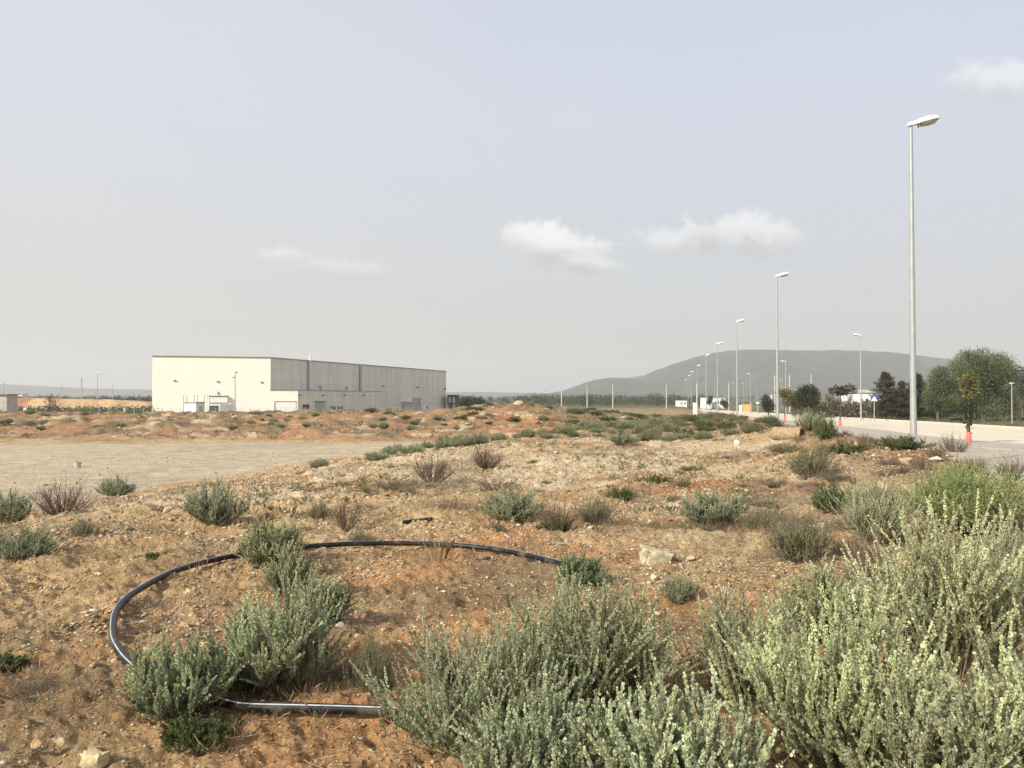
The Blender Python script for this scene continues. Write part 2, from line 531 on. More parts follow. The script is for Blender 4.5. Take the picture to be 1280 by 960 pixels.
# ------------------------------------------------------------------ ground sheet (one sheet, to the horizon)
def ground_sheet():
    th = np.concatenate([np.linspace(-180, -75, 36), np.linspace(-75, -40, 90)[1:], np.linspace(-40, 40, 1060)[1:],
                         np.linspace(40, 75, 90)[1:], np.linspace(75, 180, 36)[1:]])
    th = np.radians(th)
    rr = np.concatenate([[0.3, .6, 1.0], np.geomspace(1.3, 14, 380), np.geomspace(14, 160, 330)[1:], np.geomspace(160, 5200, 70)[1:]])
    T, Rr = np.meshgrid(th, rr)
    X = Rr * np.sin(T); Y = Rr * np.cos(T)
    Z = H(X, Y)
    o = X - .19 * Y
    d = X - xb(Y)
    kroad = sstep(5.4, 6.9, o) * (1 - sstep(300, 420, Y))
    pad = (1 - sstep(-4.5, -1.0, d + (vnoise(X, Y, 1.5, 30) - .5) * 1.5)) * (1 - sstep(45, 49, Y + (vnoise(X, Y, 2, 31) - .5) * 3)) * sstep(8, 14, Y)
    # the sandy track that leaves the lot between bank and scrub
    xt = np.interp(Y, [28, 34, 40, 46, 52, 60], [-10, -6.2, -3.2, 0.0, 3.2, 8])
    track = np.exp(-((X - xt) / 1.3) ** 2) * sstep(28, 34, Y) * (1 - sstep(48, 56, Y))
    stony = (1 - kroad) * (1 - .8 * np.maximum(pad, track)) * (1 - sstep(60, 140, Y))
    amp = stony * (1 - sstep(20, 90, Rr))
    clod = (vnoise(X, Y, .30, 10) - .5) * .07 + (vnoise(X, Y, .12, 11) - .5) * .065 + (vnoise(X, Y, .05, 12) - .5) * .046 + (vnoise(X, Y, .022, 14) - .5) * .018 * (1 - sstep(3, 7, Rr))
    clod = clod + ((vnoise(X, Y, .5, 54) - .5) * .10 + (vnoise(X, Y, .22, 55) - .5) * .07) * sstep(6, 11, Rr)
    Z = Z + clod * amp
    bank = sstep(48, 56, Y) * (1 - sstep(95, 130, Y)) * (1 - sstep(4, 14, X))
    Z = Z + bank * ((vnoise(X, Y, 2.6, 13) - .5) * .45 + (vnoise(X, Y, 1.3, 15) - .5) * .38 + (vnoise(X, Y, .6, 16) - .5) * .30)
    # colours of the earth itself
    def n(sc, sd): return vnoise(X, Y, sc, sd)
    orange = np.array([.435, .250, .122]); ochre = np.array([.45, .312, .168]); cream = np.array([.58, .49, .345]); red = np.array([.36, .135, .06])
    brown = np.array([.30, .215, .135]); tan = np.array([.40, .335, .235]); padc = np.array([.42, .35, .245]); green = np.array([.085, .105, .05]); dgreen = np.array([.06, .08, .04])
    C = np.zeros(X.shape + (3,)) + ochre
    def lay(mask, col):
        nonlocal C
        C = C * (1 - mask[..., None]) + col * mask[..., None]
    big = .6 * n(2.8, 20) + .4 * n(.9, 21)
    lay(sstep(.46, .70, big), orange)
    lay(sstep(.52, .72, .6 * n(1.9, 22) + .4 * n(.5, 23)) * .5, brown)
    # pale gravel spread across the middle distance
    lay(sstep(.55, .72, .5 * n(2.3, 52) + .5 * n(.7, 53)) * .6, np.array([.50, .40, .24]))
    pale = sstep(9.5, 14, Y) * (1 - sstep(30, 42, Y)) * sstep(-3.0, 0.5, d) * (1 - sstep(3.2, 5.0, o))
    lay(pale * sstep(.30, .6, .55 * n(3.2, 24) + .45 * n(.8, 25)) * .8, cream)
    redp = np.exp(-(((X - 3.6) / 1.6) ** 2 + ((Y - 15.5) / 1.6) ** 2)) + np.exp(-(((X - 9.2) / 1.3) ** 2 + ((Y - 19.5) / 2.5) ** 2))
    redp = redp + .8 * np.exp(-(((X + 2.4) / .9) ** 2 + ((Y - 2.9) / .7) ** 2)) + .5 * np.exp(-(((X + .6) / .8) ** 2 + ((Y - 4.3) / .35) ** 2))
    lay(np.clip(redp, 0, 1) * sstep(.25, .6, n(.6, 26)) * .8, red)
    lay(sstep(.58, .74, .5 * n(3.5, 27) + .5 * n(1.1, 28)) * sstep(3.0, 5, Rr) * .6, np.array([.19, .155, .10]))
    lay(sstep(3.3, 4.4, o + (n(1.1, 29) - .5) * 1.5) * .7, np.array([.24, .165, .11]))
    lay(pad, np.array([.41, .355, .26]))
    lay(pad * sstep(.45, .7, .6 * n(7, 32) + .4 * n(2, 33)) * .6, np.array([.34, .30, .235]))
    lay(pad * sstep(.62, .75, .5 * n(4, 34) + .5 * n(.8, 35)) * .5, np.array([.50, .41, .28]))
    lay(track * .9, np.array([.50, .39, .25]))
    lay(bank * .95, np.array([.33, .20, .115]))
    lay(bank * sstep(.48, .66, .6 * n(5, 36) + .4 * n(1.4, 37)), np.array([.37, .205, .115]))
    lay(bank * sstep(.46, .6, .4 * n(4, 38) + .6 * n(.9, 39)) * .75, np.array([.17, .15, .09]))
    lay(bank * np.exp(-((X - .5) / 4.5) ** 2) * sstep(.3, .5, n(1.6, 51)) * .8, np.array([.42, .205, .10]))
    lay(bank * sstep(.72, .80, n(1.2, 40)) * .6, cream)
    back = sstep(72, 84, Y + (n(6, 41) - .5) * 14) * (1 - sstep(4, 12, X)) * (1 - sstep(210, 260, Y))
    lay(back * .8, np.array([.20, .175, .105]))
    mid = sstep(40, 60, Y) * sstep(2, 10, X - .02 * Y) * (1 - kroad)
    lay(mid * .75, np.array([.19, .17, .095]))
    lay(mid * sstep(.5, .7, .5 * n(9, 42) + .5 * n(2.5, 43)) * .8, np.array([.40, .25, .14]))
    verge = kroad * sstep(-1.5, 1.5, X - np.interp(Y, [0, 68, 98, 145, 300], [43, 42.5, 41.8, 41.5, 60]))
    lay(kroad, np.array([.27, .25, .21]))
    lay(verge, np.array([.11, .135, .06]))
    lay(verge * sstep(.5, .7, .5 * n(11, 44) + .5 * n(3, 45)) * .7, np.array([.17, .15, .085]))
    farp = sstep(200, 330, Rr)
    lay(farp, np.array([.10, .11, .065]))
    lay(farp * sstep(.45, .65, .6 * n(160, 46) + .4 * n(60, 47)) * .8, np.array([.19, .165, .105]))
    lay(farp * sstep(.6, .75, .5 * n(260, 48) + .5 * n(90, 49)) * .7, np.array([.07, .085, .05]))
    nr, nt = X.shape
    idx = np.arange(nr * nt).reshape(nr, nt)
    Q = np.stack([idx[:-1, :-1], idx[1:, :-1], idx[1:, 1:], idx[:-1, 1:]], -1).reshape(-1, 4)[:, ::-1]
    Q = Q[:, [0, 1, 2, 3]]
    V = np.stack([X, Y, Z], -1).reshape(-1, 3)
    # close the small hole under the camera
    me = np_mesh('ground', V, Q, np.clip(C.reshape(-1, 3) * 1.07, 0, .8), True)
    at_ = me.attributes.new('stony', 'FLOAT', 'POINT')
    at_.data.foreach_set('value', stony.astype(np.float32).ravel())
    o_ = link('ground', me, M['earth'])
    tag(o_, 'stony red and ochre earth that covers the whole plot', kind='structure')
    return o_


ground_sheet()

# ------------------------------------------------------------------ hills
def ridge(name, prof, Yc, depth, seed, rough=1.0):
    px = np.array([a for a, b in prof], float); py = np.array([b for a, b in prof], float)
    uu = np.linspace(px[0], px[-1], 260)
    zz = EYE[2] + (499 - np.interp(uu, px, py)) / F * Yc
    k = np.hanning(9); k /= k.sum()
    zz = np.convolve(np.pad(zz, 4, 'edge'), k, 'valid') + ((vnoise(uu, uu * 0, 17, seed) - .5) * .8 + (vnoise(uu, uu * 0, 5, seed + 5) - .5) * .8) * Yc / F * rough
    vv = np.linspace(-1, 1, 61)
    U, Vv = np.meshgrid(uu, vv)
    X = (U - 640) / F * Yc; Y = Yc + Vv * depth
    bump = np.cos(Vv * math.pi / 2) ** 1.3
    base = 6.0
    Z = base - 12 + (np.tile(zz, (61, 1)) - base + 12) * bump
    nz = (vnoise(X, Y * .35, 220, seed) - .5) * 44 + (vnoise(X, Y * .4, 90, seed + 1) - .5) * 34 + (vnoise(X, Y, 40, seed + 2) - .5) * 12
    Z = Z + nz * rough * np.clip((1 - bump) * 1.6, .12, 1) * bump
    idx = np.arange(X.size).reshape(X.shape)
    Q = np.stack([idx[:-1, :-1], idx[:-1, 1:], idx[1:, 1:], idx[1:, :-1]], -1).reshape(-1, 4)
    o = link(name, np_mesh(name, np.stack([X, Y, Z], -1).reshape(-1, 3), Q, None, True), M['hill'])
    return tag(o, kind='structure')


tag(ridge('hills', [(660, 496), (700, 489), (722, 481.5), (745, 474.5), (765, 471.8), (785, 473), (820, 479), (860, 490), (880, 496)], 2900, 420, 50, .5), 'low rounded hill at the left foot of the mountain')
tag(ridge('hills', [(720, 497), (760, 489), (790, 478), (812, 467), (838, 455.5), (862, 448), (885, 442.5), (910, 439.5), (940, 438.3), (990, 438), (1040, 438.6), (1090, 440.5),
       (1140, 445), (1190, 453), (1240, 463), (1310, 477), (1400, 490), (1450, 497)], 3100, 800, 60), 'long flat-topped mountain fading into haze')
tag(ridge('hills', [(740, 494), (775, 474), (800, 469.5), (825, 470.5), (860, 480), (900, 494)], 4300, 300, 70, .4), 'faint farther hill in the saddle')
tag(ridge('hills', [(-420, 476), (-100, 478), (0, 480), (60, 483), (110, 485.5), (200, 487.5), (330, 489), (480, 489.8), (600, 490.2), (690, 491.5), (760, 494), (830, 497)], 4400, 500, 80, .3), 'long low ridge along the horizon')

# ------------------------------------------------------------------ the air
hz = MB().box((0, 0, 112), (10800, 10800, 246)).build('haze', None)
m = bpy.data.materials.new('haze_air'); m.use_nodes = True
t = NT(m.node_tree); t.n.clear()
pv = t.new('ShaderNodeVolumePrincipled', {'Color': (.87, .885, .91, 1), 'Density': 0.00022, 'Anisotropy': 0.15})
t.new('ShaderNodeOutputMaterial', {'Volume': pv.outputs[0]})
hz.data.materials.append(m)
tag(hz, 'pale dusty haze in the air over the plain', kind='stuff')

# ------------------------------------------------------------------ road, pavement, kerbs
near_edge = [(1900, 690), (1500, 596), (1280, 556), (1198, 550.5), (1141, 543.6), (1100, 538), (1035, 531.5), (971, 524.5), (902, 517.2), (880, 514.6)]
far_edge = [(1900, 566), (1500, 546), (1280, 536.5), (1180, 530), (1080, 524.4), (999, 519.7), (930, 515.4), (890, 512.9), (872, 512)]
NE = [road_px(*q) for q in near_edge]; FE = [road_px(*q) for q in far_edge]


def resample(P, n):
    P = np.array(P); s = np.r_[0, np.cumsum(np.linalg.norm(np.diff(P, axis=0), axis=1))]
    q = np.linspace(0, s[-1], n)
    return np.stack([np.interp(q, s, P[:, i]) for i in range(3)], -1)


def strip(name, A, B, dz, mat, n=80):
    A = resample(A, n); B = resample(B, n)
    rows = [A * (1 - k) + B * k for k in np.linspace(0, 1, 7)]
    V = np.concatenate(rows); V[:, 2] = road_plane(V[:, 0], V[:, 1]) + dz
    idx = np.arange(7 * n).reshape(7, n)
    Q = np.stack([idx[:-1, :-1], idx[:-1, 1:], idx[1:, 1:], idx[1:, :-1]], -1).reshape(-1, 4)
    me = np_mesh(name, V, Q)
    if me.polygons[0].normal.z < 0: me.flip_normals()
    return link(name, me, mat)


tag(strip('road', NE, FE, 0.0, M['road']), 'pale concrete carriageway', kind='structure')
# the pavement runs from the foot of the bank to the carriageway
inner = [np.array([6.3 + .19 * y, y, 0]) for y in np.linspace(-6, 190, 40)]
tag(strip('pavement', inner, [p_ for p_ in NE], 0.06, M['pavement']), 'grey paved parking strip and footway', kind='structure')


def curb(name, P, h, wd, label, mat=None):
    P = resample(P, 90)
    mb = MB()
    for a, b_ in zip(P[:-1], P[1:]):
        d = b_ - a; L = math.hypot(d[0], d[1]); nrm = np.array([-d[1], d[0], 0]) / L * wd / 2
        za = road_plane(a[0], a[1]) - .05; zb = road_plane(b_[0], b_[1]) - .05
        v = [a + nrm, a - nrm, b_ - nrm, b_ + nrm]
        zs = [za, za, zb, zb]
        vs = [(q[0], q[1], z) for q, z in zip(v, zs)] + [(q[0], q[1], z + h + .05) for q, z in zip(v, zs)]
        mb.add(vs, [(4, 5, 6, 7), (0, 1, 5, 4), (2, 3, 7, 6), (1, 2, 6, 5), (3, 0, 4, 7)])
    return tag(mb.build(name, mat or M['kerb']), label, kind='structure')


curb('kerb', [p_ + np.array([.1, 0, 0]) for p_ in FE], .16, .3, 'pale kerb along the far side of the road')
for px0, py0, px1, py1 in ((1035, 535, 1109, 539.5), (1195, 559, 1330, 570), (975, 527, 1010, 530.5)):
    a = road_px(px0, py0); b_ = road_px(px1, py1)
    curb('kerb', [a, b_], .10, .16, 'low kerb of a tree bay', M['pavement'])

# ------------------------------------------------------------------ plants
def norm(a):
    return a / np.maximum(np.linalg.norm(a, axis=-1, keepdims=True), 1e-9)


def leaf_quads(P, D, L, Wd, rng, col):
    """one diamond leaf per row: base P, direction D, length L"""
    n = len(P)
    side = norm(np.cross(D, rng.normal(size=(n, 3))))
    nn = np.cross(side, D)
    L = L[:, None]; Wd = Wd[:, None]
    mid = P + D * L * .5 + nn * L * .08
    V = np.stack([P, mid + side * Wd, P + D * L, mid - side * Wd], 1).reshape(-1, 3)
    Q = np.arange(4 * n).reshape(n, 4)
    return V, Q, np.repeat(col, 4, 0)


def seg_tubes(A, B, ra, rb, col, n=3):
    """many thin stems at once"""
    D = norm(B - A)
    ref = np.where(np.abs(D[:, 2:3]) > .9, np.array([[1., 0, 0]]), np.array([[0, 0, 1.]]))
    u_ = norm(np.cross(D, ref)); v_ = np.cross(D, u_)
    V = []
    for P, r_ in ((A, ra), (B, rb)):
        for k in range(n):
            g_ = 2 * math.pi * k / n
            V.append(P + (u_ * math.cos(g_) + v_ * math.sin(g_)) * r_[:, None])
    V = np.stack(V, 1)                                         # m, 2n, 3
    m_ = len(A)
    base = (np.arange(m_) * 2 * n)[:, None, None]
    f = np.array([[k, (k + 1) % n, n + (k + 1) % n, n + k] for k in range(n)])[None]
    return V.reshape(-1, 3), (base + f).reshape(-1, 4), np.repeat(col, 2 * n, 0)


SAGE = np.array([.385, .415, .275])
def shrub(seed, W, Ht, nb=40, nf=9, nl=42, leaf=.014, col=SAGE, stemcol=(.25, .19, .12), lean=(0, 0), shoot=.34, tipw=.5, up=.9, dry=.06, name='shrub', spread=1.0, fill=.38, thick=1.0, wide=1.0):
    """a bushy plant: woody stems from one root, leafy shoots on their upper half; returns an Empty with its parts"""
    g = np.random.default_rng(seed)
    th = g.uniform(0, 2 * math.pi, nb); s = np.sqrt(g.uniform(0, 1, nb))
    asp = 1 + (g.uniform(size=nb) - .5) * .3
    tipr = W / 2 * s * .88 * asp * spread
    tz = Ht * .90 * (1 - .5 * s ** 2.2) * g.uniform(.50, 1.0, nb)
    btone = np.repeat(g.uniform(.72, 1.2, nb), nf)
    B0 = np.stack([np.cos(th) * W * .07 * s, np.sin(th) * W * .07 * s, np.full(nb, -.02)], -1)
    T = np.stack([np.cos(th) * tipr + lean[0] * Ht, np.sin(th) * tipr + lean[1] * Ht, tz], -1)
    Cc = np.stack([np.cos(th) * tipr * .62, np.sin(th) * tipr * .62, tz * .38], -1)
    def bez(tt):
        tt = tt[..., None]
        return B0[:, None] * (1 - tt) ** 2 + Cc[:, None] * 2 * tt * (1 - tt) + T[:, None] * tt ** 2
    ts = np.tile(np.linspace(0, 1, 6), (nb, 1))
    pts = bez(ts)
    A = pts[:, :-1].reshape(-1, 3); Bq = pts[:, 1:].reshape(-1, 3)
    rb0 = np.tile(np.linspace(.0052, .0016, 6) * (Ht / .55) ** .5 * thick, (nb, 1))
    sc_ = np.array(stemcol)
    cA = np.tile(sc_, (len(A), 1)) * g.uniform(.7, 1.3, (len(A), 1))
    SV, SQ, SCc = seg_tubes(A, Bq, rb0[:, :-1].ravel(), rb0[:, 1:].ravel(), cA)
    # shoots
    tf = g.uniform(fill, 1.0, (nb, nf))
    Pf = bez(tf).reshape(-1, 3)
    tang = (bez(np.clip(tf + .05, 0, 1.05)) - bez(tf - .05)).reshape(-1, 3)
    ns = nb * nf
    D = norm(norm(tang) * .6 + np.array([0, 0, up]) + g.normal(size=(ns, 3)) * .48)
    Ls = Ht * shoot * g.uniform(.5, 1.15, ns)
    bend = norm(g.normal(size=(ns, 3)))
    E = Pf + D * Ls[:, None]
    Mi = Pf + D * Ls[:, None] * .5 + bend * Ls[:, None] * .07
    dr = g.uniform(size=ns) < dry
    cS = np.tile(sc_ * 1.15, (ns, 1)) * g.uniform(.7, 1.3, (ns, 1))
    rs = np.full(ns, .0016) * (Ht / .55) ** .5 * thick
    for a_, b__, r0, r1 in ((Pf, Mi, rs, rs * .8), (Mi, E, rs * .8, rs * .35)):
        v2, q2, c2 = seg_tubes(a_, b__, r0, r1, cS)
        SQ = np.concatenate([SQ, q2 + len(SV)]); SV = np.concatenate([SV, v2]); SCc = np.concatenate([SCc, c2])
    root = empty(name, (0, 0, 0))
    link('woody_stems', np_mesh('woody_stems', SV, SQ, SCc), M['bark'], root)
    if nl > 0:
        k = np.where(dr, nl // 6, nl).astype(int)
        si = np.repeat(np.arange(ns), k)
        n = len(si)
        tl_ = g.uniform(0, 1, n) ** .75
        P = Pf[si] * ((1 - tl_) ** 2)[:, None] + Mi[si] * (2 * tl_ * (1 - tl_))[:, None] + E[si] * (tl_ ** 2)[:, None]
        rad = norm(np.cross(D[si], g.normal(size=(n, 3))))
        DL = norm(D[si] * (.45 + .6 * tl_[:, None]) + rad * .8)
        LL = leaf * g.uniform(.6, 1.25, n) * (1.05 - .45 * tl_)
        tone = (btone * g.uniform(.78, 1.2, ns))[si] * g.uniform(.85, 1.15, n)
        hue = g.uniform(0, 1, ns)[si][:, None]
        cl = col * tone[:, None] * (1 + tipw * (tl_[:, None] - .45))
        cl = cl * (1 + hue * np.array([.10, .03, -.08]) - np.array([.05, 0, -.03]))
        old = (g.uniform(size=n) < .05)[:, None]
        cl = np.where(old, np.array([.22, .17, .09]), cl)
        LV, LQ, LC = leaf_quads(P, DL, LL, LL * g.uniform(.22, .36, n) * wide, g, np.clip(cl, .01, .8))
        link('foliage', np_mesh('foliage', LV, LQ, LC), M['leaf'], root)
    return root


def tuft(seed, W, Ht, nb, col, name, width=.0035, droop=.25):
    """grass-like tuft of blades"""
    g = np.random.default_rng(seed)
    th = g.uniform(0, 2 * math.pi, nb); s = np.sqrt(g.uniform(0, 1, nb))
    P = np.stack([np.cos(th) * s * W * .25, np.sin(th) * s * W * .25, np.full(nb, -.01)], -1)
    out_ = np.stack([np.cos(th), np.sin(th), np.zeros(nb)], -1)
    hh = Ht * g.uniform(.5, 1, nb)
    Mi = P + out_ * (W * .14 * s)[:, None] + np.array([0, 0, 1]) * (hh * .6)[:, None]
    Tp = P + out_ * (W * (.22 + droop) * s)[:, None] + np.array([0, 0, 1]) * hh[:, None] + g.normal(size=(nb, 3)) * W * .05
    sd_ = np.cross(out_, [0, 0, 1]) * width
    V = np.stack([P - sd_, P + sd_, Mi + sd_ * .8, Tp, Mi - sd_ * .8], 1).reshape(-1, 3)
    Q = np.arange(5 * nb).reshape(nb, 5)
    c = np.array(col) * g.uniform(.7, 1.3, (nb, 1))
    return link(name, np_mesh(name, V, Q, np.repeat(np.clip(c, 0, .9), 5, 0)), M['leaf'])


# ---- prototypes
G_SAGE = 'grey-green sage bushes across the stony ground'


def put(o, p, label, cat, group=None, rz=None, sc=1.0, sink=.015):
    SPOTS.append((p[0], p[1], dist(p)))
    o.location = (p[0], p[1], p[2] - sink)
    o.rotation_euler = (0, 0, rnd.uniform(0, 6.28) if rz is None else rz)
    o.scale = (sc, sc, sc) if not isinstance(sc, tuple) else sc
    tag(o, label, cat, group)
    return o


def dist(p):
    return math.hypot(p[0], p[1])


PALE = np.array([.445, .475, .305])
GREENER = np.array([.20, .26, .12])
# near bushes: pixel of the foot, width and height in pixels -> real size, then built one by one
near = [
    # px, py, w, h, kind, label
    (600, 935, 255, 165, 'sage', 'broad grey-green sage bush against the cut end of the black pipe, bottom centre'),
    (735, 890, 235, 170, 'sage', 'tall full sage bush behind the pale one at the bottom centre, tan stems showing'),
    (690, 1015, 260, 140, 'sage', 'sage bush cut by the bottom picture edge, in front of the broad one'),
    (860, 1040, 230, 170, 'pale', 'bright pale-tipped sage bush cut by the bottom edge, right of centre'),
    (935, 880, 150, 150, 'sage', 'upright sage bush at the left end of the right-hand thicket'),
    (1055, 965, 235, 215, 'pale', 'large pale sage bush in front of the right-hand thicket, bare brown stems below'),
    (1195, 850, 190, 200, 'pale', 'tallest pale yellow-tipped sage bush of the right-hand thicket'),
    (1180, 1030, 220, 190, 'sage', 'loose sage bush at the bottom of the right-hand thicket, dry stems underneath'),
    (1300, 1030, 160, 200, 'pale', 'sage bush cut by the bottom right corner of the picture'),
    (1285, 795, 130, 140, 'sage', 'sage bush cut by the right edge of the picture, above the corner bush'),
    (1095, 680, 85, 90, 'sage', 'upright green-grey sage bush left of the low round green cushion bush'),
    (1035, 800, 120, 90, 'sage', 'low sage bush filling the middle of the right-hand thicket'),
    (345, 858, 150, 122, 'sage', 'tall sage bush inside the pipe ring'),
    (405, 785, 70, 62, 'sage', 'small sage bush at the right shoulder of the tall one inside the pipe ring'),
    (365, 748, 66, 60, 'sage', 'small sage bush just inside the back of the pipe ring'),
    (340, 706, 78, 56, 'sage', 'sage bush growing over the back of the black pipe'),
    (225, 895, 130, 92, 'sage', 'sage bush growing over the front left of the black pipe'),
    (730, 733, 66, 44, 'green', 'compact green bush at the right end of the black pipe'),
]
for i, (px, py, wp, hp, kind, lab) in enumerate(near):
    p = ground_px(px, py)
    k = dist(p) / F
    W_ = wp * k * (1.08 if px < 900 else 1.06); Ht = hp * k * (1.02 if px < 900 else .93)
    area = max(.3, W_ * W_); q1 = rnd.uniform(.9, 1.12); q2 = rnd.uniform(.88, 1.2); q3 = rnd.uniform(.75, 1.3); hs = np.array([rnd.uniform(.97, 1.06), 1, rnd.uniform(.92, 1.05)])
    nb = int(np.clip(46 + 40 * area / .7, 46, 100))
    if kind == 'pale':
        o = shrub(100 + i, W_, Ht, int(nb * .85), 8, 112, .0175 * q2, PALE * q1 * hs, (.31, .245, .16), tipw=.7, shoot=.42, dry=.10, fill=.30, thick=.85, wide=1.6, up=1.0 * q3, name='sage_bush')
    elif kind == 'green':
        o = shrub(100 + i, W_, Ht, 60, 9, 60, .015, np.array([.22, .28, .16]), shoot=.4, up=.6, fill=.2, thick=.8, wide=1.2, name='green_bush')
    else:
        o = shrub(100 + i, W_, Ht, int(nb * .95), 9, 96, .0145 * q2, SAGE * q1 * hs, (.31, .245, .16), tipw=.6, shoot=.38, dry=.14, fill=.28, thick=.85, wide=1.6, up=.95 * q3, name='sage_bush')
    put(o, p, lab, 'sage bush' if kind != 'green' else 'bush', G_SAGE)
# the low dense green cushion on the right
p = ground_px(1205, 664); k = dist(p) / F
o = shrub(150, 165 * k, 84 * k, 170, 12, 56, .016, np.array([.36, .43, .20]), (.2, .19, .09), shoot=.3, up=.5, tipw=.3, dry=0, fill=.4, wide=1.2, name='cushion_bush')
put(o, p, 'low round bright green cushion bush by the right edge', 'bush')
# dark green clover-like weeds round the pipe ring
for px, py, wp, hp, sd_, lab in ((305, 858, 92, 60, 160, 'dark green leafy weed between the two bushes of the pipe ring'),
                                 (250, 928, 100, 34, 161, 'low dark green weed in front of the pipe ring'),
                                 (818, 604, 52, 12, 162, 'flat bright green weed patch on the gravel'),
                                 (775, 626, 42, 20, 163, 'small leafy green weed beside the cluster of dry bushes'),
                                 (190, 699, 44, 7, 164, 'faint patch of small green weeds left of the pipe ring'),
                                 (12, 838, 46, 20, 165, 'small green weed at the left edge beside the dry twigs')):
    p = ground_px(px, py); k = dist(p) / F
    o = shrub(sd_, wp * k, max(.05, hp * k), 60, 6, 12, .022 if py > 700 else .026, np.array([.095, .125, .045]), (.12, .14, .06), shoot=.4, up=.3, tipw=.3, dry=0, name='weed', fill=.2)
    put(o, p, lab, 'weed')

# middle distance prototypes
proto_sage = [shrub(200 + i, 1.0, .62, 70, 10, 46, .024, np.array([.335, .365, .240]), (.24, .19, .12), shoot=.34, dry=.08, fill=.22, wide=1.2, name='sage_bush') for i in range(4)]
proto_dry = [shrub(220 + i, 1.0, .75, 34, 10, 0, .02, SAGE, (.16, .115, .085), shoot=.42, up=.7, name='dry_shrub', fill=.25, thick=1.9) for i in range(3)]
proto_half = [shrub(230 + i, 1.0, .55, 56, 10, 22, .022, np.array([.22, .23, .135]), (.22, .17, .115), shoot=.4, dry=.25, fill=.25, thick=1.2, wide=1.2, name='bush') for i in range(2)]
proto_mat = [shrub(240 + i, 1.0, .22, 60, 8, 4, .02, np.array([.16, .14, .09]), (.17, .135, .10), shoot=.6, up=.25, name='dry_shrub', fill=.2, dry=.4, thick=1.3) for i in range(2)]
proto_green = [shrub(250 + i, 1.0, .42, 60, 9, 26, .030, np.array([.125, .155, .068]), (.15, .125, .065), shoot=.34, up=.5, dry=0, fill=.2, name='green_weed') for i in range(2)]
first_use = set()


def use(protos, i, base_w):
    o = protos[i % len(protos)]
    if o.name in first_use:
        return copy_tree(o)
    first_use.add(o.name)
    return o


